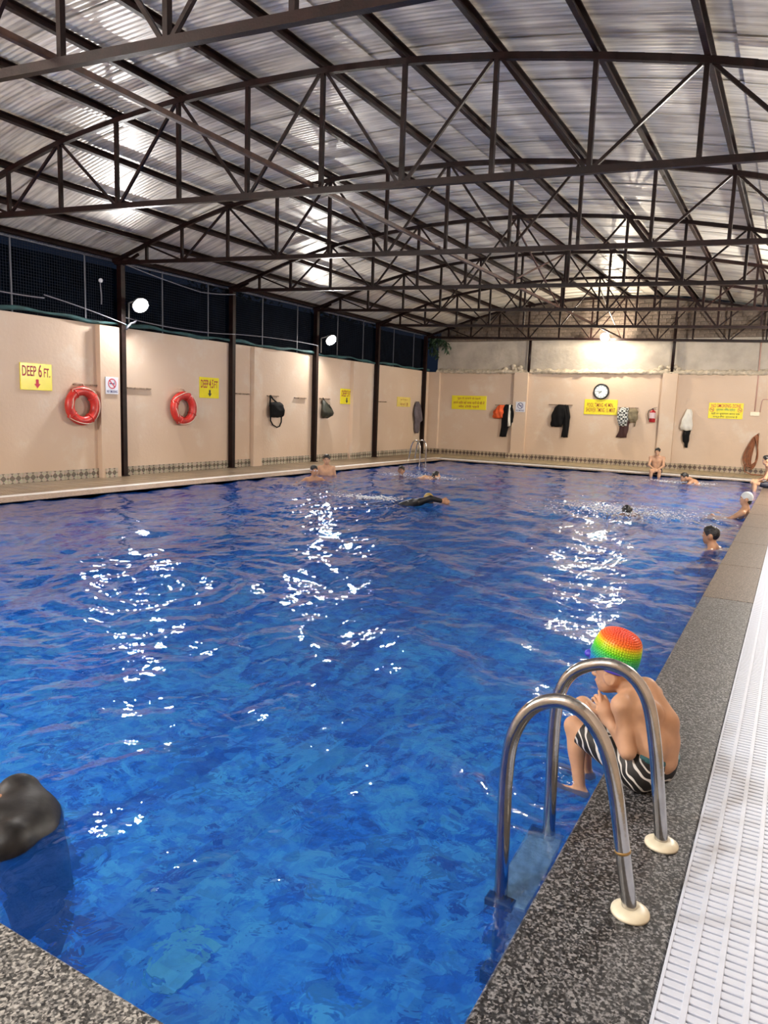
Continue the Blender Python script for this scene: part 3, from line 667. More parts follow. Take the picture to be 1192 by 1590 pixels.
# sagging dark green shade net behind the mesh, and its rolled hem on the wall top
NET = mat('dark_green_shade_net', (0.0012, 0.0028, 0.006), 0.95, spec=0.0, var=0.4, vscale=3)
b = MB(); ysn = np.linspace(2.0, 25.6, 160); zs_ = np.linspace(3.16, 4.36, 10); v = []
for y in ysn:
    for z in zs_: v.append((XL-0.20-0.03*math.sin(5*y+2*z)-0.04*math.sin(1.7*y), y, z))
b.add(v, [(i*10+k, (i+1)*10+k, (i+1)*10+k+1, i*10+k+1) for i in range(159) for k in range(9)])
o = b.build('shade_net', NET, None, True); tag(o, 'dark green shade net hung behind the wire mesh above the peach wall', 'net')
HEM = mat('teal_net_hem', (0.02, 0.075, 0.08), 0.8, var=0.3, vscale=4)
b = MB(); b.tube([(XL+0.035, y, 3.205+0.022*math.sin(2.3*y)+0.014*math.sin(6.1*y)) for y in np.linspace(3.0, 25.5, 140)], [0.035+0.012*math.sin(4*y) for y in np.linspace(3.0, 25.5, 140)], 7)
o = b.build('net_hem', HEM, None, True); tag(o, 'rolled teal hem of netting lying along the wall top', 'netting')
CABLE = mat('pale_cable', (0.16, 0.16, 0.19), 0.5)
def sag(y0, z0, y1, z1, s, n=24): return [(XL+0.175, y0+(y1-y0)*t, z0+(z1-z0)*t-s*4*t*(1-t)) for t in np.linspace(0, 1, n)]
cab = thing('power_cable', 'pale cable sagging along the wire mesh from post to post', 'cable', (XL+0.03, 7, 3.45))
for seg in (sag(7.1, 3.50, 8.9, 3.46, 0.03), sag(8.9, 3.52, 10.8, 3.20, -0.02), sag(10.8, 3.34, 14.2, 3.36, 0.07), sag(14.2, 3.36, 17.85, 3.42, -0.04), sag(10.8, 4.42, 13.0, 4.20, 0.02), sag(13.0, 4.20, 14.2, 4.33, 0.02)):
    MB().tube(seg, 0.011, 6).build('cable_run', CABLE, cab, True)
o = MB().tube([(XL+0.175, 10.80, 3.10), (XL+0.175, 10.85, 3.16), (XL+0.18, 10.93, 3.24), (XL+0.19, 11.0, 3.26), (XL+0.2, 11.05, 3.33)], 0.026, 8).build('cable_elbow', RODM, cab, True)
t = thing('pull_cord', 'white insulator knob with a hanging cord on the mesh beside the first floodlight', 'cord', (XL+0.03, 10.3, 4.0))
MB().ball((XL+0.03, 10.3, 4.02), 0.045, 10, 8).build('insulator', WHITEB, t, True)
MB().tube([(XL+0.03, 10.3+0.012*math.sin(9*z), z) for z in np.linspace(3.55, 4.0, 16)], 0.012, 6).build('hanging_cord', CABLE, t, True)

BARK = mat('dark_bark', (0.10, 0.08, 0.06), 0.9, bump=0.6, bscale=12)
LEAF = mat('dark_green_leaf', (0.018, 0.045, 0.018), 0.6, var=0.4, vscale=6)
def leaves(name, pts, size, m, parent, droop=0.5):
    b = MB()
    for p in pts:
        d = unit(rng.standard_normal(3)+V(0, 0, -droop)); s = unit(np.cross(d, rng.standard_normal(3))); L = size*(0.6+0.8*rng.random()); W_ = L*0.22
        n_ = np.cross(d, s)*L*0.06
        p = np.array(p); b.add([p, p+d*L*0.4+s*W_+n_, p+d*L, p+d*L*0.4-s*W_+n_], [(0, 1, 2), (0, 2, 3)])
    o = b.build(name, m, parent); o['kind'] = 'stuff'; return o
for (x, y, hgt, lab_) in ((-16.4, 17.0, 6.0, 'dim tree with a leaning pale trunk beyond the mesh near the second floodlight'), (-16.0, 23.0, 5.5, 'dim leafy tree beyond the mesh behind the far corner')):
    t = thing('garden_tree', lab_, 'tree', (x, y, -0.2))
    MB().tube([(x, y, -0.2), (x+0.15, y+0.2, 1.8), (x+0.45, y+0.5, 3.6), (x+0.6, y+0.7, hgt)], [0.24, 0.19, 0.15, 0.08], 10).build('trunk', BARK, t, True)
    for k in range(4):
        a = k*1.6+0.4; z0 = 2.6+0.6*k
        MB().tube([(x+0.3, y+0.35, z0), (x+0.3+0.8*math.cos(a), y+0.35+0.8*math.sin(a), z0+0.5), (x+0.3+1.5*math.cos(a), y+0.35+1.5*math.sin(a), z0+0.8)], [0.08, 0.05, 0.02], 7).build('branch', BARK, t, True)
    pts = [(x+0.4+0.75*np.clip(rng.standard_normal(), -2, 2), y+0.5+1.0*np.clip(rng.standard_normal(), -2, 2), 4.0+0.8*rng.standard_normal()) for _ in range(2600)]
    leaves('foliage', pts, 0.20, LEAF, t)
t = thing('hanging_plant', 'drooping leafy sprig hanging over the far corner of the wall', 'plant', (-12.5, 25.35, 3.3))
for k in range(7):
    x1 = -12.65+0.9*rng.random(); z1 = 4.25-0.6*rng.random(); P0 = V(-12.6, 25.45, 4.35); P1 = V(x1, 25.25+0.3*rng.random(), z1)
    mid = (P0+P1)/2+V(0, 0, 0.22); st = [P0*(1-s)**2+2*mid*s*(1-s)+P1*s*s for s in np.linspace(0, 1, 9)]
    MB().tube(st, 0.008, 5).build('stem', LEAF, t)
    leaves('leaf_spray', [st[i]+0.02*rng.standard_normal(3) for i in range(2, 9) for _ in range(6)], 0.16, LEAF, t, 1.2)

# ------------------------------------------------------------------ signs
def text_mesh(body, width, height, m, bold=0.0):
    cu = bpy.data.curves.new('lettering', 'FONT'); cu.body = body; cu.size = 1; cu.offset = bold; cu.resolution_u = 3
    o = bpy.data.objects.new('lettering', cu); C.objects.link(o); bpy.context.view_layer.update()
    me = bpy.data.meshes.new_from_object(o.evaluated_get(bpy.context.evaluated_depsgraph_get()))
    bpy.data.objects.remove(o); bpy.data.curves.remove(cu)
    n = len(me.vertices); v = np.zeros(n*3); me.vertices.foreach_get('co', v); v = v.reshape(-1, 3)
    lo, hi = v.min(0), v.max(0); sz = np.maximum(hi-lo, 1e-6)
    v = (v-(lo+hi)/2)/sz*V(width, height, 1); v[:, 2] = 0
    me.vertices.foreach_set('co', v.ravel()); me.materials.clear(); me.materials.append(m); me.update(); return me
def frame(wall):   # u axis, up, normal
    return (V(0, 1, 0), V(0, 0, 1), V(1, 0, 0)) if wall == 'l' else (V(1, 0, 0), V(0, 0, 1), V(0, -1, 0))
def wall_pt(wall, u, z, d): return V(XL+d, u, z) if wall == 'l' else V(u, YB-d, z)
def flat(name, wall, parent, pts2, c, d, m):   # flat polygon print given in (u, z) about c
    ua, up, nn = frame(wall); b = MB(); P = wall_pt(wall, c[0], c[1], d); v = [P+ua*p[0]+up*p[1] for p in pts2]
    b.add(v, [tuple(range(len(v)))]); return b.build(name, m, parent)
def sign(name, label, wall, u0, u1, z0, z1, m, texts=(), d0=0.0, tilt=0.0, group=None, cat='sign'):
    uc, zc = (u0+u1)/2, (z0+z1)/2; P = wall_pt(wall, uc, zc, d0+0.012); ua, up, nn = frame(wall)
    t = thing(name, label, cat, P, group); w2, h2 = (u1-u0)/2, (z1-z0)/2
    b = MB(); v = []
    for dd, s in ((-0.010, 1), (0.004, 1), (0.006, 0.985)):
        for a, c_ in ((-1, -1), (1, -1), (1, 1), (-1, 1)): v.append(P+nn*dd+ua*a*w2*s+up*c_*h2*s)
    b.add(v, [(3, 2, 1, 0), (8, 9, 10, 11)]+[(4*r+i, 4*r+(i+1) % 4, 4*r+4+(i+1) % 4, 4*r+4+i) for r in (0, 1) for i in range(4)])
    b.build('board', m, t)
    for body, cu_, cz_, ww, hh, im, bold in texts:
        o = link('lettering', text_mesh(body, ww, hh, im, bold), t)
        R = Matrix(((ua[0], up[0], nn[0]), (ua[1], up[1], nn[1]), (ua[2], up[2], nn[2]))).to_4x4()
        o.matrix_local = Matrix.Translation(tuple(ua*cu_+up*cz_+nn*0.0085)) @ R
    return t, uc, zc, d0+0.0205
def arrow(t, wall, c, d, s, m): flat('arrow', wall, t, [(-0.35*s, s), (0.35*s, s), (0.35*s, 0), (0.8*s, 0), (0, -1.0*s), (-0.8*s, 0), (-0.35*s, 0)][::-1], c, d, m)
def ring2(name, wall, t, c, d, r0, r1, m, n=28):
    ua, up, nn = frame(wall); P = wall_pt(wall, c[0], c[1], d); b = MB(); v = []
    for r in (r0, r1):
        for k in range(n): a = 2*math.pi*k/n; v.append(P+ua*r*math.cos(a)+up*r*math.sin(a))
    b.add(v, [(k, n+k, n+(k+1) % n, (k+1) % n) for k in range(n)]); return b.build(name, m, t)
def nosmoke(t, wall, c, d, r, ink, red):
    flat('cigarette', wall, t, [(-0.6*r, -0.09*r), (0.6*r, -0.09*r), (0.6*r, 0.09*r), (-0.6*r, 0.09*r)], c, d, ink)
    flat('smoke_mark', wall, t, [(0.45*r, 0.15*r), (0.55*r, 0.15*r), (0.62*r, 0.42*r), (0.5*r, 0.45*r)], c, d, ink)
    ring2('ban_ring', wall, t, c, d+0.001, r*0.82, r, red)
    s = r*0.9/math.sqrt(2); e = 0.07*r
    flat('ban_slash', wall, t, [(-s-e, s-e), (-s+e, s+e), (s+e, -s+e), (s-e, -s-e)][::-1], c, d+0.001, red)
g = 'yellow depth signs'
t, u, z, d = sign('depth_sign', 'yellow depth sign reading six feet with a red arrow, before the first lifebuoy', 'l', 8.47, 9.13, 1.75, 2.25, YELLOW,
    [('DEEP', -0.145, 0.105, 0.29, 0.19, REDINK, 0.012), ('6', 0.08, 0.115, 0.07, 0.24, REDINK, 0.012), ('FT.', 0.225, 0.085, 0.13, 0.17, REDINK, 0.012)], group=g)
arrow(t, 'l', (u+0.015, z-0.13), d, 0.085, ROSEINK)
t, u, z, d = sign('depth_sign', 'yellow depth sign reading four and a half feet with a black arrow', 'l', 13.13, 13.80, 1.75, 2.25, YELLOW,
    [('DEEP', -0.17, 0.09, 0.26, 0.19, REDINK, 0.012), ('4.5', 0.06, 0.10, 0.15, 0.21, REDINK, 0.012), ('FT', 0.225, 0.085, 0.13, 0.17, REDINK, 0.012)], group=g)
arrow(t, 'l', (u+0.01, z-0.135), d, 0.085, BLKINK)
t, u, z, d = sign('depth_sign', 'yellow depth sign reading three feet with a black arrow, past the dark green bag', 'l', 19.35, 20.02, 1.76, 2.24, YELLOW,
    [('DEEP', -0.13, 0.09, 0.30, 0.19, REDINK, 0.012), ('3', 0.08, 0.095, 0.07, 0.2, REDINK, 0.012), ('FT', 0.225, 0.085, 0.13, 0.17, REDINK, 0.012)], group=g, d0=0.0)
arrow(t, 'l', (u+0.03, z-0.13), d, 0.09, BLKINK)
sign('notice_sign', 'small faded yellow two-line notice beside the hanging grey garment', 'l', 23.09, 24.12, 1.76, 2.11, PALEY,
    [('पूल में कूदना', 0, 0.08, 0.55, 0.06, REDINK, 0), ('मना है', 0.02, -0.09, 0.62, 0.13, REDINK, 0)])
t, u, z, d = sign('no_smoking_plate', 'white no smoking plate beside the first steel post near the lifebuoys', 'l', 10.28, 10.60, 1.74, 2.09, WHITEB,
    [('NO SMOKING', 0, -0.12, 0.27, 0.055, BLUEINK, 0.012)], d0=0.13, group='small no smoking plates')
nosmoke(t, 'l', (u, z+0.04), d, 0.105, BLUEINK, ROSEINK)
t, u, z, d = sign('no_smoking_plate', 'white no smoking plate on the end wall pilaster beside the orange garment', 'b', -9.05, -8.70, 1.72, 2.09, WHITEB,
    [('NO SMOKING', 0, -0.13, 0.30, 0.06, BLUEINK, 0.012)], d0=0.13, group='small no smoking plates')
nosmoke(t, 'b', (u, z+0.04), d, 0.11, BLUEINK, BLUEINK)
sign('notice_sign', 'yellow notice with three lines of red Hindi lettering on the end wall', 'b', -11.68, -10.26, 1.75, 2.27, YELLOW,
    [('पूल में उतरने से पहले', 0, 0.15, 0.95, 0.11, REDINK, 0.0), ('अपने शरीर को साफ पानी से धो लें', 0, 0.0, 1.28, 0.12, REDINK, 0.006), ('और टोपी पहनें', 0, -0.15, 0.85, 0.11, REDINK, 0.006)])
sign('timing_sign', 'bright yellow timing sign with two red lines under the round clock', 'b', -6.58, -5.45, 1.72, 2.24, YELLOW,
    [('POOL TIMING :45 MIN.', -0.02, 0.07, 0.90, 0.14, REDINK, 0.004), ('SHOWER TIMING :15 MINT', 0, -0.10, 1.00, 0.15, REDINK, 0.004)])
t, u, z, d = sign('no_smoking_sign', 'wide yellow no smoking zone sign with red heading above the coiled hose', 'b', -2.56, -1.55, 1.72, 2.22, YELLOW,
    [('NO SMOKING ZONE', 0, 0.16, 0.86, 0.11, ROSEINK, 0.006), ('धूम्रपान निषेध क्षेत्र', 0, 0.03, 0.55, 0.11, GREENINK, 0.008), ('यहाँ पर धूम्रपान करना एक', 0, -0.095, 0.84, 0.09, BLKINK, 0.006), ('दण्डनीय अपराध है', 0, -0.195, 0.72, 0.08, BLKINK, 0.006)])
for du in (-0.41, 0.41): nosmoke(t, 'b', (u+du, z+0.03), d, 0.07, BLKINK, ROSEINK)

# ------------------------------------------------------------------ wall clock
cx_, cz_ = -6.03, 2.512
t = thing('wall_clock', 'round white wall clock with a thick black rim above the timing sign', 'clock', (cx_, YB-0.02, cz_))
MB().lathe([(0.262, 0.0), (0.275, 0.02), (0.270, 0.055), (0.245, 0.062), (0.222, 0.05), (0.220, 0.03)], (cx_, YB, cz_), (0, -1, 0), 40).build('rim', BLACKP, t, True)
MB().lathe([(0.225, 0.03), (0.225, 0.036), (0.001, 0.037)], (cx_, YB, cz_), (0, -1, 0), 40).build('dial', mat('pale_dial', (0.72, 0.80, 0.82), 0.3), t)
for k in range(12):
    a = k*math.pi/6; r0 = 0.172; r1 = 0.205
    s = (math.sin(a), math.cos(a)); MB().bar((cx_+s[0]*r0, YB-0.039, cz_+s[1]*r0), (cx_+s[0]*r1, YB-0.039, cz_+s[1]*r1), 0.016, 0.003, (0, 1, 0)).build('hour_mark', BLKINK, t)
for a, L, w_, nm in ((math.radians(232), 0.10, 0.016, 'hour_hand'), (math.radians(272), 0.15, 0.011, 'minute_hand')):
    MB().bar((cx_-0.02*math.sin(a), YB-0.044, cz_-0.02*math.cos(a)), (cx_+L*math.sin(a), YB-0.044, cz_+L*math.cos(a)), w_, 0.003, (0, 1, 0)).build(nm, BLKINK, t)

# ------------------------------------------------------------------ lifebuoys
RED = mat('scuffed_red_lifebuoy', (0.50, 0.030, 0.022), 0.35, var=0.22, vscale=7)
ROPE = mat('pale_rope', (0.62, 0.52, 0.42), 0.8)
for yb_, zb_, l, rot in ((9.73, 1.478, 'scuffed red lifebuoy between the six feet depth sign and the no smoking plate', 0), (12.50, 1.487, 'scuffed red lifebuoy beside the four and a half feet depth sign', 0.5)):
    xc = XL+0.115
    t = thing('lifebuoy', l, 'lifebuoy', (xc, yb_, zb_), 'red lifebuoys on the wall')
    b = MB(); v = []; nR, nr = 48, 16
    for i in range(nR):
        a = 2*math.pi*i/nR
        for k in range(nr):
            c_ = 2*math.pi*k/nr; rr = 0.298+0.094*math.cos(c_); v.append((xc+0.088*math.sin(c_), yb_+rr*math.cos(a), zb_+rr*math.sin(a)))
    b.add(v, [(i*nr+k, i*nr+(k+1) % nr, ((i+1) % nR)*nr+(k+1) % nr, ((i+1) % nR)*nr+k) for i in range(nR) for k in range(nr)])
    b.build('float_ring', RED, t, True)
    for q in range(4):
        a0 = rot+q*math.pi/2+2.2; pts = []
        for s in np.linspace(0, 1, 14):
            a = a0+s*math.pi/2; rr = 0.395-0.045*math.sin(math.pi*s) if q != 0 else 0.395-0.11*math.sin(math.pi*s); pts.append((xc+0.03+0.062*math.sin(math.pi*s), yb_+rr*math.cos(a), zb_+rr*math.sin(a)))
        MB().tube(pts, 0.009, 6).build('grab_rope', ROPE, t, True)
        a = a0; MB().tube([(xc+0.096*math.sin(c_), yb_+(0.298+0.10*math.cos(c_))*math.cos(a), zb_+(0.298+0.10*math.cos(c_))*math.sin(a)) for c_ in np.linspace(0, 2*math.pi, 14)], 0.011, 6).build('rope_clamp', RED, t, True)
    MB().tube([(XL+0.02, yb_-0.12, zb_+0.44), (XL+0.06, yb_-0.05, zb_+0.46), (XL+0.06, yb_+0.05, zb_+0.455), (XL+0.02, yb_+0.14, zb_+0.38)], 0.010, 6).build('hanging_loop', ROPE, t, True)

# coat rails (thin strips on the wall)
RAILM = mat('rusty_wall_rail', (0.24, 0.17, 0.12), 0.6, var=0.3, vscale=10)
rails = [('l', 9.60, 10.16, 1.90, 'short rusty wall rail above the first lifebuoy'), ('l', 10.95, 11.6, 1.89, 'short rusty wall rail just past the first steel post'), ('l', 14.42, 14.95, 1.90, 'short rusty wall rail just past the second lifebuoy post'),
         ('l', 16.93, 17.5, 1.87, 'short rusty wall rail between the shoulder bag and the next post'), ('l', 15.70, 16.2, 1.885, 'short rusty wall rail holding the shoulder bag'), ('l', 18.2, 18.75, 1.89, 'short rusty wall rail holding the dark green bag'), ('l', 21.67, 22.3, 1.90, 'short rusty wall rail before the faded yellow notice'),
         ('b', -9.9, -9.22, 1.95, 'rusty wall rail holding the orange garment'), ('b', -7.85, -7.0, 2.02, 'rusty wall rail holding the black jacket'), ('b', -5.4, -4.75, 1.98, 'rusty wall rail holding the checked shirt')]
for wl, a, c_, z, l in rails:
    P, Q = wall_pt(wl, a, z, 0.02), wall_pt(wl, c_, z, 0.02)
    t = thing('coat_rail', l, 'rail', (P+Q)/2, 'short coat rails along the walls'); MB().bar(P, Q, 0.03, 0.03).build('rail_strip', RAILM, t)
    for s in (0.25, 0.75):
        p = P+(Q-P)*s; nn = frame(wl)[2]; MB().tube([p, p+nn*0.035-V(0, 0, 0.02), p+nn*0.05, p+nn*0.05+V(0, 0, 0.02)], 0.006, 5).build('hook', RAILM, t)

# ------------------------------------------------------------------ hanging clothes and bags: lofted folds
def loft(name, wall, rows, depth, folds, amp, m, parent, ph=0.0, n=36):
    ua, up, nn = frame(wall); b = MB(); v = []
    for i, (u, z, hw, *dd) in enumerate(rows):
        dp = dd[0] if dd else depth
        P = wall_pt(wall, u, z, 0.02+dp)
        for k in range(n):
            a = 2*math.pi*k/n; f_ = 1+amp*math.cos(folds*a+ph+0.5*i) if hw > 0.02 else 1
            v.append(P+ua*hw*math.cos(a)*(1+0.4*amp*math.sin(3*a+i*0.7))+nn*dp*math.sin(a)*f_+up*0.012*math.sin(4*a+i+ph))
    R = len(rows); b.add(v, [(i*n+k, (i+1)*n+k, (i+1)*n+(k+1) % n, i*n+(k+1) % n) for i in range(R-1) for k in range(n)]+[tuple(range(n)), tuple(range(R*n-1, (R-1)*n-1, -1))])
    return b.build(name, m, parent, True)
def interp_rows(keys, n=18):
    ks = np.array([list(k) for k in keys], float); z = np.linspace(ks[0, 1], ks[-1, 1], n); o = np.argsort(ks[:, 1])
    return [tuple([np.interp(zz, ks[o, 1], ks[o, 0]), zz]+[np.interp(zz, ks[o, 1], ks[o, j]) for j in range(2, ks.shape[1])]) for zz in z]
BLK = mat('black_cloth', (0.006, 0.006, 0.007), 0.85, spec=0.15, bump=0.2, bscale=30)
OLV = mat('black_olive_bag_cloth', (0.018, 0.020, 0.012), 0.55, var=0.5, vscale=9)
GRY = mat('slate_grey_cloth', (0.10, 0.085, 0.105), 0.8, var=0.2, vscale=6)
ORG = mat('orange_red_cloth', (0.70, 0.10, 0.02), 0.7, var=0.2, vscale=8)
WHT = mat('white_shirt_cloth', (0.66, 0.65, 0.60), 0.75, var=0.06, vscale=6)
BRN = mat('dark_maroon_cloth', (0.045, 0.014, 0.014), 0.75)
KHK = mat('grey_olive_cloth', (0.19, 0.16, 0.10), 0.8, var=0.2, vscale=10)
def checked():
    m = bpy.data.materials.new('black_white_check_cloth'); m.use_nodes = True; nt = m.node_tree; b = nt.nodes['Principled BSDF']
    tc = nt.nodes.new('ShaderNodeTexCoord'); ck = nt.nodes.new('ShaderNodeTexChecker'); ck.inputs['Scale'].default_value = 15
    ck.inputs[1].default_value = (0.60, 0.62, 0.60, 1); ck.inputs[2].default_value = (0.03, 0.035, 0.035, 1)
    nt.links.new(tc.outputs['Object'], ck.inputs[0]); nt.links.new(ck.outputs[0], b.inputs['Base Color']); b.inputs['Roughness'].default_value = 0.8; return m
CHK = checked()
g = 'clothes and bags hung on the walls'
t = thing('shoulder_bag', 'black shoulder bag with its strap looping below, hung on the wall', 'bag', (XL+0.1, 16.0, 1.5), g)
loft('bag_body', 'l', interp_rows([(15.98, 1.72, 0.20, 0.05), (15.99, 1.66, 0.27, 0.10), (16.0, 1.5, 0.30, 0.12), (16.0, 1.36, 0.29, 0.10), (16.0, 1.31, 0.24, 0.06)], 12), 0.1, 5, 0.08, BLK, t)
MB().tube([(XL+0.05, 15.80, 1.90), (XL+0.09, 15.86, 1.80), (XL+0.12, 16.06, 1.68)], 0.022, 6).tube([(XL+0.05, 15.80, 1.90), (XL+0.08, 15.76, 1.80), (XL+0.1, 15.72, 1.60)], 0.022, 6).build('carry_strap', BLK, t, True)
MB().tube([(XL+0.08, 15.78, 1.34), (XL+0.06, 15.80, 1.22), (XL+0.05, 15.92, 1.10), (XL+0.05, 16.10, 1.03), (XL+0.05, 16.22, 1.06), (XL+0.06, 16.28, 1.18), (XL+0.08, 16.26, 1.32)], 0.020, 6).build('loose_strap', BLK, t, True)
t = thing('drawstring_bag', 'black and olive pear-shaped bag hung beside the small depth sign', 'bag', (XL+0.1, 18.45, 1.55), g)
loft('bag_body', 'l', interp_rows([(18.36, 1.84, 0.05, 0.03), (18.38, 1.76, 0.12, 0.07), (18.42, 1.62, 0.21, 0.11), (18.46, 1.48, 0.27, 0.13), (18.46, 1.38, 0.26, 0.11), (18.44, 1.31, 0.14, 0.05)], 14), 0.1, 6, 0.10, OLV, t)
MB().tube([(XL+0.05, 18.33, 1.92), (XL+0.08, 18.36, 1.84)], 0.015, 6).tube([(XL+0.22, 18.42, 1.72), (XL+0.25, 18.5, 1.5), (XL+0.2, 18.5, 1.36)], 0.015, 6).build('drawcord', BLK, t, True)
t = thing('hanging_garment', 'slate grey garment hung beside the far corner post', 'clothing', (XL+0.1, 24.6, 1.4), g)
loft('cloth', 'l', interp_rows([(24.62, 1.97, 0.10, 0.04), (24.60, 1.80, 0.24, 0.07), (24.62, 1.5, 0.30, 0.08), (24.68, 1.28, 0.30, 0.08), (24.62, 1.2, 0.2, 0.07), (24.62, 0.95, 0.17, 0.06), (24.66, 0.80, 0.12, 0.04)]), 0.07, 7, 0.16, GRY, t)
t = thing('hanging_garment', 'short orange red garment hung beside the black trousers', 'clothing', (-9.68, YB-0.1, 1.7), g)
loft('cloth', 'b', interp_rows([(-9.62, 1.95, 0.10, 0.04), (-9.66, 1.85, 0.16, 0.08), (-9.70, 1.68, 0.22, 0.10), (-9.72, 1.50, 0.22, 0.09), (-9.70, 1.46, 0.18, 0.05)]), 0.08, 7, 0.2, ORG, t)
t = thing('hanging_trousers', 'black trousers with a white stripe hung beside the orange garment', 'clothing', (-9.35, YB-0.1, 1.4), g)
loft('cloth', 'b', interp_rows([(-9.36, 1.97, 0.12, 0.05), (-9.36, 1.8, 0.20, 0.09), (-9.40, 1.45, 0.17, 0.08), (-9.46, 1.1, 0.14, 0.07), (-9.50, 0.79, 0.13, 0.06)]), 0.08, 6, 0.15, BLK, t)
loft('cloth_fold', 'b', interp_rows([(-9.22, 1.96, 0.07, 0.05), (-9.19, 1.7, 0.09, 0.08), (-9.19, 1.35, 0.09, 0.07), (-9.2, 1.25, 0.05, 0.04)]), 0.08, 4, 0.15, BLK, t)
loft('white_stripe', 'b', interp_rows([(-9.29, 1.97, 0.035, 0.07), (-9.27, 1.7, 0.05, 0.11), (-9.27, 1.3, 0.055, 0.11), (-9.28, 1.18, 0.05, 0.08)]), 0.1, 4, 0.1, WHT, t)
t = thing('hanging_jacket', 'black jacket hung on the end wall with one sleeve trailing lower', 'clothing', (-7.4, YB-0.1, 1.5), g)
loft('cloth', 'b', interp_rows([(-7.36, 2.02, 0.14, 0.05), (-7.40, 1.9, 0.22, 0.09), (-7.46, 1.6, 0.24, 0.11), (-7.50, 1.3, 0.22, 0.09), (-7.50, 1.24, 0.18, 0.06)]), 0.09, 6, 0.15, BLK, t)
loft('sleeve', 'b', interp_rows([(-7.20, 2.0, 0.07, 0.05), (-7.14, 1.6, 0.12, 0.09), (-7.17, 1.2, 0.11, 0.07), (-7.19, 0.88, 0.12, 0.05)]), 0.08, 5, 0.15, BLK, t)
t = thing('hanging_shirt', 'black and white checked shirt over dark trousers under the clock sign', 'clothing', (-5.2, YB-0.1, 1.5), g)
loft('shirt_cloth', 'b', interp_rows([(-5.18, 1.98, 0.12, 0.06), (-5.22, 1.85, 0.18, 0.10), (-5.22, 1.55, 0.18, 0.12), (-5.18, 1.36, 0.14, 0.09)]), 0.1, 6, 0.12, CHK, t)
loft('trouser_cloth', 'b', interp_rows([(-5.12, 1.7, 0.13, 0.07), (-5.14, 1.4, 0.15, 0.08), (-5.19, 1.1, 0.15, 0.07), (-5.22, 0.97, 0.18, 0.05)]), 0.08, 6, 0.18, BRN, t)
t = thing('hanging_bag', 'grey olive bag with a dangling strap hung beside the checked shirt', 'bag', (-4.9, YB-0.1, 1.7), g)
loft('bag_body', 'b', interp_rows([(-4.92, 1.96, 0.10, 0.04), (-4.90, 1.85, 0.17, 0.08), (-4.90, 1.6, 0.17, 0.09), (-4.90, 1.5, 0.12, 0.06)]), 0.08, 6, 0.12, KHK, t)
MB().tube([(-4.82, YB-0.08, 1.7), (-4.80, YB-0.07, 1.5), (-4.82, YB-0.06, 1.36)], 0.02, 6).build('strap', KHK, t, True)
t = thing('hanging_shirt', 'white shirt over black trousers hung past the extinguisher pilaster', 'clothing', (-3.2, YB-0.1, 1.4), g)
loft('shirt_cloth', 'b', interp_rows([(-3.14, 1.98, 0.07, 0.04), (-3.14, 1.85, 0.12, 0.08), (-3.17, 1.6, 0.17, 0.10), (-3.17, 1.4, 0.19, 0.10), (-3.15, 1.30, 0.17, 0.07)]), 0.09, 6, 0.12, WHT, t)
loft('trouser_cloth', 'b', interp_rows([(-3.15, 1.4, 0.12, 0.06), (-3.16, 1.1, 0.11, 0.07), (-3.16, 0.95, 0.10, 0.06), (-3.14, 0.88, 0.06, 0.05), (-3.13, 0.74, 0.05, 0.04)]), 0.07, 5, 0.15, BLK, t)

# fire extinguisher
FER = mat('extinguisher_red', (0.36, 0.02, 0.03), 0.25, var=0.1)
ex, ez = -4.26, 1.52
t = thing('fire_extinguisher', 'small red fire extinguisher with a pale label beside the pilaster', 'extinguisher', (ex, YB-0.09, ez))
MB().lathe([(0.085, 0), (0.10, 0.012), (0.10, 0.33), (0.085, 0.37), (0.045, 0.40), (0.03, 0.42)], (ex, YB-0.12, ez), (0, 0, 1), 22).build('cylinder', FER, t, True)
MB().lathe([(0.1015, 0.13), (0.1020, 0.14), (0.1020, 0.31), (0.1015, 0.32)], (ex, YB-0.12, ez), (0, 0, 1), 22).build('label_band', mat('pink_white_label', (0.66, 0.50, 0.52), 0.35), t, True)
MB().bbox((ex-0.03, YB-0.15, ez+0.42), (ex+0.03, YB-0.09, ez+0.455)).bar((ex-0.02, YB-0.12, ez+0.46), (ex+0.13, YB-0.12, ez+0.50), 0.022, 0.014).bar((ex-0.01, YB-0.12, ez+0.44), (ex+0.12, YB-0.12, ez+0.44), 0.02, 0.012).build('valve_lever', BLACKP, t)
MB().tube([(ex-0.03, YB-0.12, ez+0.43), (ex-0.12, YB-0.12, ez+0.40), (ex-0.155, YB-0.12, ez+0.28), (ex-0.13, YB-0.12, ez+0.15), (ex-0.10, YB-0.12, ez+0.06)], 0.011, 8).build('discharge_hose', BLACKP, t, True)
MB().box((ex-0.03, YB-0.03, ez+0.1), (ex+0.03, YB, ez+0.4)).build('wall_bracket', BLACKP, t)

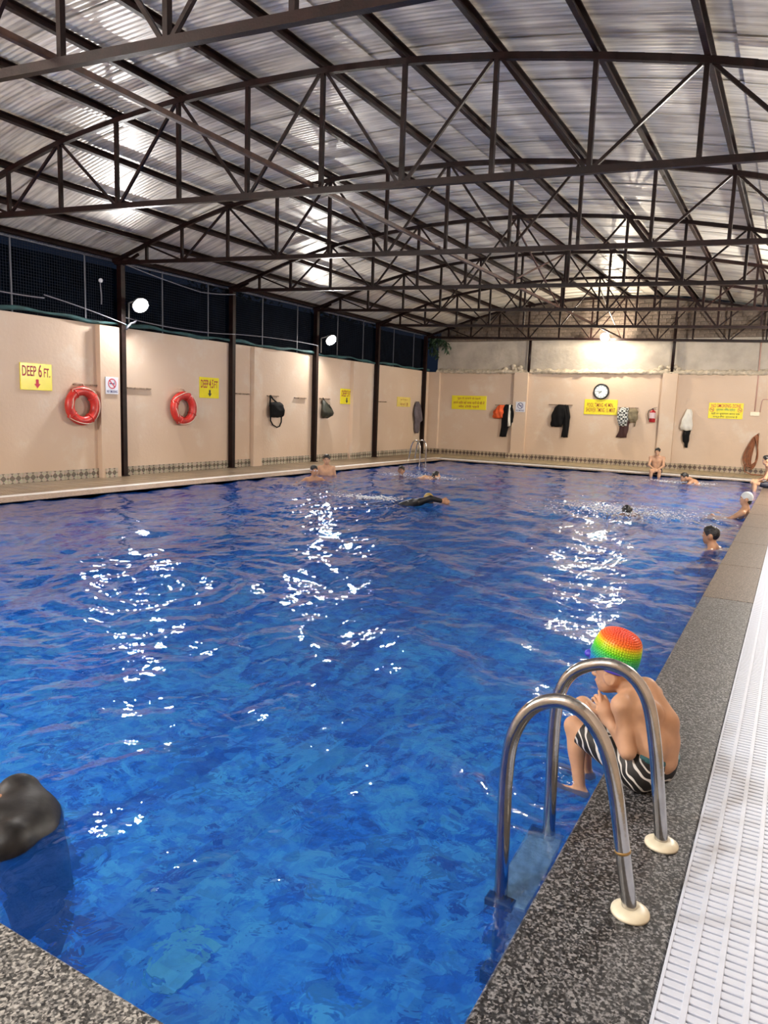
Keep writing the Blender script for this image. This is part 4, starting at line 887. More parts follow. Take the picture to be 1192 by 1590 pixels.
# coiled hose, pipe with switch box
HOSE = mat('brown_garden_hose', (0.24, 0.085, 0.035), 0.5, var=0.25, vscale=10)
t = thing('coiled_hose', 'long brown hose coiled in tall loops on the end wall', 'hose', (-1.05, YB-0.1, 1.28))
MB().tube([(-1.03, YB, 1.26), (-1.03, YB-0.14, 1.25), (-1.03, YB-0.15, 1.31)], 0.015, 8).build('hook', RAILM, t)
for k in range(9):
    hw = 0.10+0.024*k; bot = 0.22+0.02*((k*7) % 5)-0.015*k*(k < 6); cx0 = -1.05-0.012*k; top = 1.29-0.012*k; dpt = 0.04+0.012*k
    cz0 = (top+bot)/2; hz = (top-bot)/2; pts = []
    for s in range(40):
        a = 2*math.pi*s/40; w2 = hw*(0.62-0.38*math.sin(a)); pts.append((cx0-0.04*(1-math.sin(a))+w2*math.cos(a), YB-dpt, max(0.15, cz0+hz*math.sin(a))))
    MB().tube(pts, 0.014, 7, True).build('hose_loop', HOSE, t, True)
MB().tube([(-1.35, YB-0.08, 0.30), (-1.32, YB-0.25, 0.08), (-1.1, YB-0.5, 0.02), (-0.7, YB-0.55, 0.02), (-0.35, YB-0.5, 0.02)], 0.017, 7).build('hose_tail', HOSE, t, True)
t = thing('conduit_pipe', 'thin pink painted conduit running down to a small switch box above the hose', 'pipe', (-1.20, YB-0.03, 1.9))
CON = mat('pink_painted_conduit', (0.50, 0.30, 0.25), 0.5)
MB().tube([(-1.24, YB-0.025, 4.15), (-1.22, YB-0.025, 3.0), (-1.22, YB-0.025, 1.98)], 0.018, 8).build('conduit', CON, t, True)
MB().bbox((-1.34, YB-0.06, 1.84), (-1.08, YB, 1.96)).build('switch_box', CREAM, t)
o = MB().tube([(-0.45, YB-0.02, 2.38), (-1.02, YB-0.02, 2.36), (-1.05, YB-0.02, 2.3), (-1.07, YB-0.02, 1.95)], 0.014, 8).build('conduit_branch', CON, t, True)

# ------------------------------------------------------------------ ladders
def catmull(P, n=6):
    P = [np.array(p, float) for p in P]; out = []
    for i in range(len(P)-1):
        p0 = P[max(i-1, 0)]; p1 = P[i]; p2 = P[i+1]; p3 = P[min(i+2, len(P)-1)]
        for s in np.linspace(0, 1, n, endpoint=False):
            out.append(0.5*((2*p1)+(-p0+p2)*s+(2*p0-5*p1+4*p2-p3)*s*s+(-p0+3*p1-3*p2+p3)*s**3))
    out.append(P[-1]); return out
STEP = mat('grey_blue_tread', (0.52, 0.60, 0.66), 0.35, 0.3, var=0.25, vscale=30, bump=0.4, bscale=70)
railA = [(-0.318, 0.0), (-0.345, 0.14), (-0.370, 0.273), (-0.400, 0.42), (-0.445, 0.556), (-0.515, 0.640), (-0.600, 0.662), (-0.690, 0.615), (-0.748, 0.505), (-0.765, 0.357), (-0.763, 0.116), (-0.757, -0.132), (-0.755, -0.40), (-0.755, -1.0)]
railB = [(-0.292, 0.0), (-0.306, 0.11), (-0.320, 0.207), (-0.346, 0.38), (-0.385, 0.545), (-0.445, 0.632), (-0.526, 0.664), (-0.611, 0.645), (-0.683, 0.590), (-0.722, 0.494), (-0.732, 0.357), (-0.727, 0.11), (-0.724, -0.073), (-0.724, -0.40), (-0.724, -1.0)]
def ladder(label, tf, ya, yb2, r):
    base = tf(-0.30, (ya+yb2)/2, 0); t = thing('pool_ladder', label, 'ladder', base, 'stainless steel pool ladders')
    for rl, y in ((railA, ya), (railB, yb2)):
        pts = [tf(x, y, z) for x, z in rl]; p0 = pts[0]
        rr = MB().tube(catmull(pts), r, 18).build('rail', CHROME, t, True)
        MB().lathe([(0.050, 0.0), (0.062, 0.002), (0.061, 0.010), (0.045, 0.020), (r+0.006, 0.024), (r+0.001, 0.024)], p0, (0, 0, 1), 32).build('flange_cover', CREAM, t, True)
        s = np.array(catmull(pts)[9 if rl is railA else 11]); d = unit(np.array(catmull(pts)[10 if rl is railA else 12])-s)
        if rl is railA: MB().lathe([(r+0.0005, -0.005), (r+0.0018, -0.003), (r+0.0018, 0.003), (r+0.0005, 0.005)], s, d, 18).build('weld_ring', mat('brass_stain', (0.35, 0.22, 0.08), 0.4, 0.7), t, True)
    for z in (-0.122, -0.40, -0.68):
        a = np.array(tf(-0.80, ya-0.02, z-0.03)); c_ = np.array(tf(-0.66, yb2+0.02, z)); lo = np.minimum(a, c_); hi = np.maximum(a, c_)
        tr = MB().bbox(lo, hi, 0.004).build('tread', STEP, t)
        for y in (ya, yb2):
            a = np.array(tf(-0.805, y-0.04 if y == ya else y-0.015, z-0.045)); c_ = np.array(tf(-0.705, y+0.015 if y == ya else y+0.04, z+0.012))
            MB().bbox(np.minimum(a, c_), np.maximum(a, c_), 0.006).build('tread_clamp', BLACKP, t)
    return t
ladder('stainless steel pool ladder rising from the dark granite beside the seated boy', lambda x, y, z: V(x, y, z), 2.296, 2.756, 0.0245)
ladder('small stainless steel pool ladder in the far corner below the grey garment', lambda x, y, z: V(-11.04-(x+0.30)*0.95, y+18.75, z), 2.296, 2.80, 0.0245)
# ------------------------------------------------------------------ people
def rot_frame(fx, fy):
    f = unit(V(fx, fy, 0)); return f, V(-f[1], f[0], 0), V(0, 0, 1)
def hand_prims(W, d, n, thumb, S, curl=(0.3, 0.5, 0.4), fine=True, spread=0.0):
    """palm, four fingers of different lengths and a thumb from the palm's side; d wrist->knuckles, n palm normal, thumb = side axis"""
    d = unit(d); n = unit(n-np.dot(n, d)*d); s = unit(np.cross(d, n)); s = s if np.dot(s, thumb) > 0 else -s
    out = [ell(W+d*0.045*S, (0.052*S, 0.040*S, 0.019*S), np.array([d, s, n])), cap(W-d*0.01*S, W+d*0.03*S, 0.024*S, 0.026*S)]
    for off, L, r in ((0.029, 0.070, 0.0088), (0.010, 0.080, 0.0090), (-0.010, 0.075, 0.0086), (-0.028, 0.058, 0.0078)):
        p = W+d*0.085*S*(1 if abs(off) < 0.02 else 0.95)+s*off*S; a = 0; dirv = d+s*spread*off*12
        for seg, (cu, fr) in enumerate(zip(curl, (0.45, 0.32, 0.23))):
            a += cu; dd = unit(math.cos(a)*unit(dirv)+math.sin(a)*n); q_ = p+dd*L*fr*S
            out.append(cap(p, q_, r*S*(1-0.06*seg), r*S*(0.94-0.07*seg), fine)); p = q_
    p = W+d*0.03*S+s*0.030*S; q_ = p+unit(d*0.7+s*0.75+n*0.25)*0.045*S; out.append(cap(p, q_, 0.0125*S, 0.0105*S, fine))
    out.append(cap(q_, q_+unit(d*0.95+s*0.25+n*0.35)*0.036*S, 0.0100*S, 0.0085*S, fine)); return out
def head_frame(f, u):
    f = unit(f); u = unit(u-np.dot(u, f)*f); return f, u, np.cross(u, f)     # forward, up, left
def head_prims(c, f, u, S):
    f, u, l = head_frame(f, u); A = np.array([f, l, u])
    out = [ell(c+u*0.018*S-f*0.008*S, (0.096*S, 0.076*S, 0.098*S), A), ell(c+f*0.026*S-u*0.058*S, (0.056*S, 0.052*S, 0.060*S), A),
           cap(c+f*0.058*S-u*0.100*S, c+f*0.062*S-u*0.098*S, 0.018*S), cap(c+f*0.084*S+u*0.014*S, c+f*0.102*S-u*0.022*S, 0.0075*S, 0.0115*S, True), cap(c+f*0.092*S-u*0.026*S-l*0.011*S, c+f*0.092*S-u*0.026*S+l*0.011*S, 0.0085*S, 0.0085*S, True),
           cap(c+f*0.074*S-u*0.060*S-l*0.014*S, c+f*0.074*S-u*0.060*S+l*0.014*S, 0.009*S), cap(c+f*0.078*S+u*0.026*S-l*0.035*S, c+f*0.078*S+u*0.026*S+l*0.035*S, 0.014*S)]
    for s in (-1, 1): out += [ell(c+l*s*0.080*S-f*0.012*S-u*0.014*S, (0.020*S, 0.010*S, 0.032*S), A), cap(c+l*s*0.070*S-f*0.01*S-u*0.014*S, c+l*s*0.080*S-f*0.02*S+u*0.004*S, 0.012*S)]
    return out
def body_prims(J, S, hands=True, fine=False):
    P = {k: np.array(v, float) for k, v in J.items() if k != 'hs'}; out = []
    pl, wa, ch, nk = P['pelvis'], P.get('waist', (np.array(J['pelvis'], float)+np.array(J['chest'], float))/2), P['chest'], P['neck']
    hl = unit(P['hipl']-P['hipr'])*0.07*S; sl = unit(P['shl']-P['shr']); w2 = 0.075*S*sl
    out += [cap(pl-hl, pl+hl, 0.098*S), cap(pl-hl*0.7, wa-w2*0.8, 0.092*S, 0.088*S), cap(pl+hl*0.7, wa+w2*0.8, 0.092*S, 0.088*S),
            cap(wa-w2*0.8, ch-w2, 0.088*S, 0.098*S), cap(wa+w2*0.8, ch+w2, 0.088*S, 0.098*S), cap(ch, nk, 0.10*S, 0.062*S),
            cap(ch+w2, P['shl'], 0.085*S, 0.055*S), cap(ch-w2, P['shr'], 0.085*S, 0.055*S), cap(nk, P['shl'], 0.050*S, 0.046*S), cap(nk, P['shr'], 0.050*S, 0.046*S),
            cap(nk-0.0*sl, P['head']-P['hup']*0.05*S, 0.054*S, 0.054*S)]
    for s in 'lr':
        out += [cap(P['sh'+s], P['el'+s], 0.050*S, 0.038*S), cap(P['el'+s], P['wr'+s], 0.039*S, 0.026*S),
                cap(P['hip'+s], P['kn'+s], 0.086*S, 0.053*S), cap(P['kn'+s], P['an'+s], 0.052*S, 0.034*S),
                ell(P['kn'+s]*0.68+P['an'+s]*0.32-P['ff']*0.012*S, (0.048*S, 0.048*S, 0.09*S))]
        ft = P.get('to'+s, P['an'+s]+P['ff']*0.17*S-V(0, 0, 0.05*S))
        out += [cap(P['an'+s]-P['ff']*0.03*S-V(0, 0, 0.02*S), ft, 0.036*S, 0.022*S)]
        if hands:
            d = P.get('hd'+s, P['wr'+s]-P['el'+s]); n_ = P.get('hn'+s, np.cross(d, (0.2, 0.3, 0.9)))
            out += hand_prims(P['wr'+s], d, n_, P.get('th'+s, V(0, 0, 1)), S, fine=fine)
    return out+head_prims(P['head'], P['hf'], P['hup'], J.get('hs', S))
def face_parts(t, c, f, u, S, lips=True):
    f, u, l = head_frame(f, u)
    for s in (-1, 1):
        p = c+f*0.080*S+l*s*0.031*S+u*0.004*S; b = MB(); b.ball(p, 0.0125*S, 10, 8); e = b.build('eye', EYEW, t, True)
        MB().ball(p+f*0.0085*S, 0.0065*S, 8, 6).build('iris', IRIS, e, True)
        q0 = c+f*0.092*S+l*s*0.014*S+u*0.030*S; q1 = c+f*0.088*S+l*s*0.046*S+u*0.028*S
        MB().tube([q0, (q0+q1)/2+u*0.006*S+f*0.003*S, q1], [0.003*S, 0.005*S, 0.002*S], 6).build('eyebrow', HAIR, t, True)
    if lips: MB().tube([c+f*0.080*S-u*0.061*S-l*0.020*S, c+f*0.090*S-u*0.059*S, c+f*0.080*S-u*0.061*S+l*0.020*S], [0.004*S, 0.0105*S, 0.004*S], 8).build('lips', LIP, t, True)
def hair_part(t, c, f, u, S, h, m=HAIR, low=0.035, nm='hair'):
    f, u, l = head_frame(f, u); A = np.array([f, l, u])
    pr = [ell(c+u*0.028*S-f*0.014*S, (0.106*S, 0.087*S, 0.104*S), A), ell(c+u*0.045*S+f*0.03*S, (0.075*S, 0.072*S, 0.085*S), A)]
    for k in range(26):
        a = rng.random()*6.28; e = 0.3+1.1*rng.random(); dv = f*math.cos(a)*math.cos(e)+l*math.sin(a)*math.cos(e)+u*math.sin(e)
        pr.append(cap(c+u*0.028*S-f*0.014*S+dv*0.085*S, c+u*0.028*S-f*0.014*S+dv*0.102*S, 0.018*S, 0.008*S))
    return organic(nm, pr, h, m, t, k=0.006*S, cuts=[(f*0.8-u*0.6, c+f*low*S*1.25)])
def trunks(t, J, S, h, m=TRUNK, cuff=0.55, off=0.012):
    P = {k: np.array(v, float) for k, v in J.items()}; pl = P['pelvis']; hl = unit(P['hipl']-P['hipr'])*0.07*S; wa = (P['pelvis']+P['chest'])/2
    pr = [cap(pl-hl, pl+hl, 0.098*S), cap(pl-hl*0.7, pl*0.6+wa*0.4-hl*0.7, 0.092*S), cap(pl+hl*0.7, pl*0.6+wa*0.4+hl*0.7, 0.092*S)]
    for s in 'lr': pr.append(cap(P['hip'+s], P['hip'+s]+cuff*(P['kn'+s]-P['hip'+s]), 0.088*S, 0.073*S))
    up = unit(P['chest']-pl)
    return organic('swim_trunks', pr, h, m, t, k=0.010*S, off=off*S, cuts=[(up, pl+up*0.09*S)])
def joints(base, fx, fy, S, loc, headf=None, headu=None):
    f, l, u = rot_frame(fx, fy); b = np.array(base, float)
    d = dict(pelvis=(0, 0, 0), chest=(0.0, 0, 0.34), neck=(0, 0, 0.50), head=(0.03, 0, 0.665), shl=(0, .175, .44), shr=(0, -.175, .44), ell=(-.02, .24, .16), elr=(-.02, -.24, .16),
             wrl=(.10, .25, -.06), wrr=(.10, -.25, -.06), hipl=(0, .09, -.03), hipr=(0, -.09, -.03), knl=(.05, .10, -.46), knr=(.05, -.10, -.46), anl=(-.02, .10, -.88), anr=(-.02, -.10, -.88))
    d.update(loc); J = {k: b+S*(f*v[0]+l*v[1]+u*v[2]) for k, v in d.items()}
    hf = headf if headf is not None else (1, 0, 0); hu = headu if headu is not None else (0, 0, 1)
    J['hf'] = unit(f*hf[0]+l*hf[1]+u*hf[2]); J['hup'] = unit(f*hu[0]+l*hu[1]+u*hu[2]); J['ff'] = f
    return J
def person(label, J, S, skin, h=0.013, hair=True, trunk=True, group=None, fine=False, hands=True, face=True):
    t = thing('person', label, 'person', J['pelvis'], group)
    organic('body', body_prims(J, S, hands=hands, fine=fine), h, skin, t, k=0.012*S)
    if face: face_parts(t, J['head'], J['hf'], J['hup'], S)
    if hair: hair_part(t, J['head'], J['hf'], J['hup'], S, h*0.8)
    if trunk: trunks(t, J, S, h)
    return t
WHITECAP = mat('white_swim_cap', (0.68, 0.72, 0.72), 0.35, bump=0.1)
def swim_cap(t, J, S, h, m, low=0.05):
    f, u, l = head_frame(J['hf'], J['hup']); A = np.array([f, l, u]); c = J['head']
    return organic('swim_cap', [ell(c+u*0.034*S-f*0.012*S, (0.107*S, 0.088*S, 0.106*S), A)], h, m, t, k=0.004, cuts=[(f*0.55-u*0.83, c+f*low*S+u*0.012*S)])
def goggles(t, J, S, m):
    f, u, l = head_frame(J['hf'], J['hup']); c = J['head']; b = MB()
    for s in (-1, 1): b.ball(c+f*0.094*S+l*s*0.033*S+u*0.006*S, (0.020*S, 0.020*S, 0.016*S), 8, 6)
    b.build('goggles', m, t, True)
    pts = [c+f*0.085*S*math.cos(a)+l*0.094*S*math.sin(a)+u*0.012*S-f*0.015*S for a in np.linspace(0.45, 2*math.pi-0.45, 24)]
    MB().tube(pts, 0.006*S, 6).build('goggle_strap', m, t, True)
FOAM = mat('white_water_foam', (0.80, 0.84, 0.88), 0.3)
def foam(label, centers, n, spread, hgt, size, loc):
    t = thing('water_splash', label, 'splash', loc, 'white splashes of the swimmers'); b = MB()
    for _ in range(n):
        c = centers[rng.integers(len(centers))]; r_ = size*(0.35+0.9*rng.random())
        p = (c[0]+spread[0]*rng.standard_normal(), c[1]+spread[1]*rng.standard_normal(), WZ+0.03+abs(hgt*rng.standard_normal()))
        b.ball(p, (r_*(1+rng.random()), r_*(1+rng.random()), r_*0.55), 6, 4)
    o = b.build('foam', FOAM, t, True); o['kind'] = 'stuff'; return t

# 1 the boy on the granite edge (built at true scale, about 1.3 m tall)
S = 0.74
F = unit(V(-0.906, 0.423, 0)); Lf = V(-F[1], F[0], 0); Lf = -V(0.423, 0.906, 0)
pel = V(-0.425, 3.195, 0.088)
J = dict(pelvis=pel, waist=pel+V(0.030, -0.005, 0.125), chest=V(-0.463, 3.215, 0.325), neck=V(-0.530, 3.240, 0.418), head=V(-0.612, 3.235, 0.478),
         shl=V(-0.540, 3.115, 0.370), shr=V(-0.455, 3.345, 0.365), ell=V(-0.492, 3.060, 0.195), elr=V(-0.60, 3.42, 0.22), wrl=V(-0.605, 3.150, 0.285), wrr=V(-0.675, 3.28, 0.25),
         hipl=pel+Lf*0.066+V(0, 0, -0.01), hipr=pel-Lf*0.066+V(0, 0, -0.01), knl=V(-0.765, 3.225, 0.180), knr=V(-0.765, 3.375, 0.225),
         anl=V(-0.705, 3.180, -0.105), anr=V(-0.72, 3.36, -0.105), tol=V(-0.850, 3.175, -0.112), tor=V(-0.86, 3.38, -0.13),
         hf=unit(V(-0.985, 0.02, -0.14)), hup=unit(V(-0.10, -0.02, 0.98)), ff=F, hs=0.86)
boy = thing('person', 'seated boy in a rainbow bubble swim cap and striped shorts hugging his knees', 'person', pel)
pr = body_prims(J, S, hands=False)
pr += hand_prims(J['wrl'], V(-0.38, 0.10, 0.92), V(-0.55, 0.75, -0.30), V(-0.3, -0.6, 0.2), 0.88, curl=(0.55, 1.15, 0.9), fine=True)
p = J['wrl']+V(-0.032, 0.0, 0.070)*1.0; pr += [cap(p, p+V(-0.010, 0.008, 0.030), 0.0085, 0.007, True), cap(p+V(-0.010, 0.008, 0.030), p+V(-0.016, 0.012, 0.042), 0.007, 0.006, True)]
pr += hand_prims(J['wrr'], V(-0.3, -0.5, 0.3), V(-0.2, -0.2, -0.9), V(-0.5, 0, 0.4), S, curl=(0.4, 0.6, 0.5), fine=True)
# shoulder blade and spine ridge of the bent back
for sg in (-1, 1):   # ears with a rim
    e_ = J['head']+V(0.004, sg*0.074, -0.008); pr += [ell(e_, (0.022, 0.010, 0.032))]+[cap(e_+V(0.021*math.cos(a), sg*0.012, 0.031*math.sin(a)), e_+V(0.021*math.cos(a+.5), sg*0.012, 0.031*math.sin(a+.5)), 0.006, 0.006, True) for a in np.arange(-0.9, 2.6, 0.5)]
pr += [ell(V(-0.430, 3.150, 0.350), (0.055, 0.040, 0.060)), cap(V(-0.465, 3.235, 0.425), V(-0.375, 3.215, 0.300), 0.050, 0.055), cap(V(-0.375, 3.215, 0.300), V(-0.365, 3.20, 0.14), 0.055, 0.060)]
body = organic('body', pr, 0.0045, SKINS[0], boy, k=0.010)
face_parts(boy, J['head'], J['hf'], J['hup'], 0.86)
# striped shorts
def zebra():
    m = bpy.data.materials.new('black_shorts_white_stripes'); m.use_nodes = True; nt = m.node_tree; b = nt.nodes['Principled BSDF']; N = nt.nodes.new; L = nt.links.new
    tc = N('ShaderNodeTexCoord'); mp = N('ShaderNodeMapping'); L(tc.outputs['Object'], mp.inputs[0]); mp.inputs['Rotation'].default_value = (0.2, 0.55, 0.5)
    wv = N('ShaderNodeTexWave'); wv.wave_type = 'BANDS'; wv.bands_direction = 'X'; wv.inputs['Scale'].default_value = 9; wv.inputs['Distortion'].default_value = 6.0; wv.inputs['Detail'].default_value = 1.0; wv.inputs['Detail Scale'].default_value = 1.3
    L(mp.outputs[0], wv.inputs[0]); r = N('ShaderNodeValToRGB'); e = r.color_ramp.elements; e[0].position = 0.82; e[1].position = 0.87; e[0].color = (0.008, 0.007, 0.007, 1); e[1].color = (0.72, 0.70, 0.66, 1)
    L(wv.outputs['Fac'], r.inputs[0]); L(r.outputs[0], b.inputs['Base Color']); b.inputs['Roughness'].default_value = 0.6; return m
hl = Lf*0.052
sp_ = [cap(pel-hl, pel+hl, 0.076), cap(pel-hl, pel-hl+V(0.02, 0, 0.05), 0.074), cap(pel+hl, pel+hl+V(0.02, 0, 0.05), 0.074)]
for s in 'lr':
    a, b_ = J['hip'+s], J['kn'+s]; sp_.append(cap(a, a+(b_-a)*0.93, 0.070, 0.056))
shorts = organic('swim_shorts', sp_, 0.0045, zebra(), boy, k=0.010, off=0.005,
                 cuts=[(V(0.15, 0.02, 1.0), pel+V(0, 0, 0.068)) if False else (V(0.35, 0.0, 0.94), pel+V(0.03, 0, 0.085)), (unit(J['knl']-J['hipl']), J['hipl']+(J['knl']-J['hipl'])*0.86)])
TEAL = mat('teal_waistband', (0.01, 0.10, 0.12), 0.6)
organic('waistband', sp_[:3], 0.0045, TEAL, boy, k=0.010, off=0.0075, cuts=[(V(0.35, 0.0, 0.94), pel+V(0.03, 0, 0.088)), (V(-0.35, 0.0, -0.94), pel+V(0.03, 0, 0.066)), (V(-1, 0, 0), pel+V(-0.02, 0, 0))])
# rainbow bubble cap
def rainbow(name, axis, c0, lo, hi):
    m = bpy.data.materials.new(name); m.use_nodes = True; nt = m.node_tree; b = nt.nodes['Principled BSDF']; N = nt.nodes.new; L = nt.links.new
    tc = N('ShaderNodeTexCoord'); sb = N('ShaderNodeVectorMath'); sb.operation = 'SUBTRACT'; sb.inputs[1].default_value = tuple(c0); L(tc.outputs['Object'], sb.inputs[0])
    dt = N('ShaderNodeVectorMath'); dt.operation = 'DOT_PRODUCT'; dt.inputs[1].default_value = tuple(axis); L(sb.outputs[0], dt.inputs[0])
    mr = N('ShaderNodeMapRange'); mr.inputs[1].default_value = lo; mr.inputs[2].default_value = hi; L(dt.outputs['Value'], mr.inputs[0])
    r = N('ShaderNodeValToRGB'); e = r.color_ramp.elements; e[0].position = 0; e[0].color = (0.01, 0.06, 0.38, 1); e[1].position = 1; e[1].color = (0.85, 0.10, 0.05, 1)
    for pos, col in ((0.20, (0.01, 0.22, 0.55)), (0.36, (0.02, 0.42, 0.22)), (0.52, (0.10, 0.60, 0.02)), (0.66, (0.50, 0.72, 0.01)), (0.74, (0.80, 0.55, 0.01)), (0.82, (0.88, 0.20, 0.02))):
        x = e.new(pos); x.color = (*col, 1)
    L(mr.outputs[0], r.inputs[0]); L(r.outputs[0], b.inputs['Base Color']); b.inputs['Roughness'].default_value = 0.38; return m
Ax = unit(V(0.25, -0.03, 0.97)); cc = V(-0.606, 3.232, 0.556)
prof = [(0.097, -0.052), (0.103, -0.045), (0.105, -0.025), (0.104, 0.0), (0.100, 0.035), (0.094, 0.065), (0.083, 0.088), (0.064, 0.102), (0.036, 0.110), (0.002, 0.113)]
rb = rainbow('rainbow_silicone', Ax, cc-pel, -0.062, 0.112)
capo = MB().lathe([(0.090, -0.050)]+prof, cc, Ax, 40).build('bubble_cap', rb, boy, True)
pa = unit(np.cross(Ax, (0, 1, 0))); pb = np.cross(Ax, pa); b = MB(); pf_ = np.array(catmull([V(r, z, 0) for r, z in prof], 8))[:, :2]
Ls = np.concatenate([[0], np.cumsum(np.linalg.norm(np.diff(pf_, axis=0), axis=1))]); s_ = 0.006
row = 0
while s_ < Ls[-1]-0.004:
    r_ = np.interp(s_, Ls, pf_[:, 0]); z_ = np.interp(s_, Ls, pf_[:, 1]); nn_ = max(1, int(2*math.pi*r_/0.0118))
    for k in range(nn_):
        a = 2*math.pi*(k+0.5*(row % 2))/nn_; b.ball(cc+Ax*z_+r_*(math.cos(a)*pa+math.sin(a)*pb), 0.0048, 6, 4)
    s_ += 0.0108; row += 1
ob = b.build('cap_bubbles', rb, capo, True); ob['kind'] = 'stuff'
PURP = mat('violet_cap_edge', (0.06, 0.05, 0.50), 0.4)
MB().tube([cc+Ax*-0.048+0.101*(math.cos(a)*pa+math.sin(a)*pb) for a in np.linspace(0, 2*math.pi, 40, endpoint=False)], 0.006, 8, True).build('cap_edge', PURP, capo, True)
MB().ball(cc+V(-0.108, -0.025, -0.010), (0.024, 0.028, 0.018), 10, 8).build('cap_lobe', PURP, capo, True)

# 2 person in black shirt, bent into the water at the near corner
J = joints((-2.80, 1.66, -0.62), 0.55, -0.35, 0.98, dict(chest=(.10, 0, .36), neck=(.30, 0, .47), head=(.46, 0.02, .40), shl=(.16, .19, .44), shr=(.16, -.19, .44), ell=(.30, .25, .20), elr=(.30, -.25, .20), wrl=(.42, .2, .0), wrr=(.42, -.2, .0), knl=(.12, .12, -.42), knr=(.12, -.12, -.42), anl=(-.1, .12, -.80), anr=(-.1, -.12, -.80)), (0.5, 0, -0.85), (0.85, 0, 0.5))
J = joints((-2.50, 1.70, -0.47), -0.4, -0.5, 1.0, dict(chest=(.06, 0, .34), neck=(.22, 0, .42), head=(.36, 0, .33), shl=(.10, .19, .40), shr=(.10, -.19, .40), ell=(.24, .26, .16), elr=(.24, -.26, .16), wrl=(.36, .2, .0), wrr=(.36, -.2, .0), knl=(.10, .12, -.42), knr=(.10, -.12, -.42), anl=(-.1, .12, -.80), anr=(-.1, -.12, -.80)), (0.5, 0, -0.85), (0.85, 0, 0.5))
t = person('person in a wet black swim shirt bent into the water beside the pale granite edge', J, 1.0, SKINS[2], h=0.012)
P = J; Sx = 1.0
w2 = unit(P['shl']-P['shr'])*0.075; wa = (P['pelvis']+P['chest'])/2; hl = unit(P['hipl']-P['hipr'])*0.06
spn = [cap(P['pelvis']-hl, wa-w2*.8, .095, .090), cap(P['pelvis']+hl, wa+w2*.8, .095, .090), cap(wa-w2*.8, P['chest']-w2, .09, .1), cap(wa+w2*.8, P['chest']+w2, .09, .1), cap(P['chest'], P['neck'], .104, .06), cap(P['chest']+w2, P['shl'], .088, .058), cap(P['chest']-w2, P['shr'], .088, .058)]
for s in 'lr': spn += [cap(P['sh'+s], P['el'+s], .053, .042), cap(P['el'+s], P['el'+s]*0.2+P['wr'+s]*0.8, .042, .032)]
organic('swim_shirt', spn, 0.011, RASH, t, k=0.022, off=0.020)

g = 'swimmers in the pool'
# 3-4 the pair by the far long side
J = joints((-9.66, 13.75, -0.47), 0.6, -0.8, 0.95, dict(ell=(.05, .33, .36), elr=(.05, -.33, .36), wrl=(.25, .40, .34), wrr=(.25, -.40, .34), knl=(.1, .1, -.35), knr=(.1, -.1, -.35), anl=(-.2, .1, -.62), anr=(-.2, -.1, -.62)), (0.9, 0.4, 0))
t = person('person in white goggles, shoulder-deep, in front of the bare-chested bather by the white edge', J, 0.95, SKINS[1]); goggles(t, J, 0.95, WHITEB)
J = joints((-10.36, 15.3, -0.34), 0.5, -0.87, 0.98, dict(knl=(.05, .1, -.38), knr=(.05, -.1, -.38), anl=(-.1, .1, -.80), anr=(-.1, -.1, -.80)), (1, 0.05, -0.02))
person('person standing bare-chested in the water against the white edge near the small depth sign post', J, 0.98, SKINS[0])
# 5 head above water
J = joints((-8.96, 16.75, -0.60), 0.35, -0.94, 0.98, dict(knl=(.15, .1, -.30), knr=(.15, -.1, -.30), anl=(-.2, .1, -.45), anr=(-.2, -.1, -.45), ell=(.15, .3, .25), elr=(.15, -.3, .25), wrl=(.3, .42, .25), wrr=(.3, -.42, .25)), (1, 0, 0.05))
person('person with only a black-haired head above the water near the far ladder', J, 0.98, SKINS[2])
# 6 prone swimmer near the far ladder
def prone(head, fx, fy, S, extra, hf=(0.9, 0, 0.3), hu=(-0.35, 0, 0.93)):
    J = dict(pelvis=(-0.58, 0, -0.28), chest=(-.29, 0, -0.15), neck=(-.14, 0, -0.08), head=(0, 0, 0.0), shl=(-.18, .18, -.12), shr=(-.18, -.18, -.12), ell=(.02, .28, -.26), elr=(.02, -.28, -.26), wrl=(.22, .22, -.32), wrr=(.22, -.22, -.32),
             hipl=(-.62, .09, -.30), hipr=(-.62, -.09, -.30), knl=(-1.0, .10, -.48), knr=(-1.0, -.10, -.45), anl=(-1.38, .10, -.50), anr=(-1.38, -.10, -.46))
    J.update(extra); J = joints(head, fx, fy, S, J, hf, hu)
    for s in 'lr': J['to'+s] = J['an'+s]-J['ff']*0.15*S-V(0, 0, 0.03)
    return J
J = prone((-7.82, 16.5, 0.0), 0.90, 0.42, 0.95, dict(pelvis=(-.60, 0, -.20), chest=(-.30, 0, -.09), shl=(-.18, .18, -.09), shr=(-.18, -.18, -.09)))
person('person swimming flat on the surface with a pale back, in front of the far ladder', J, 0.95, SKINS[0])
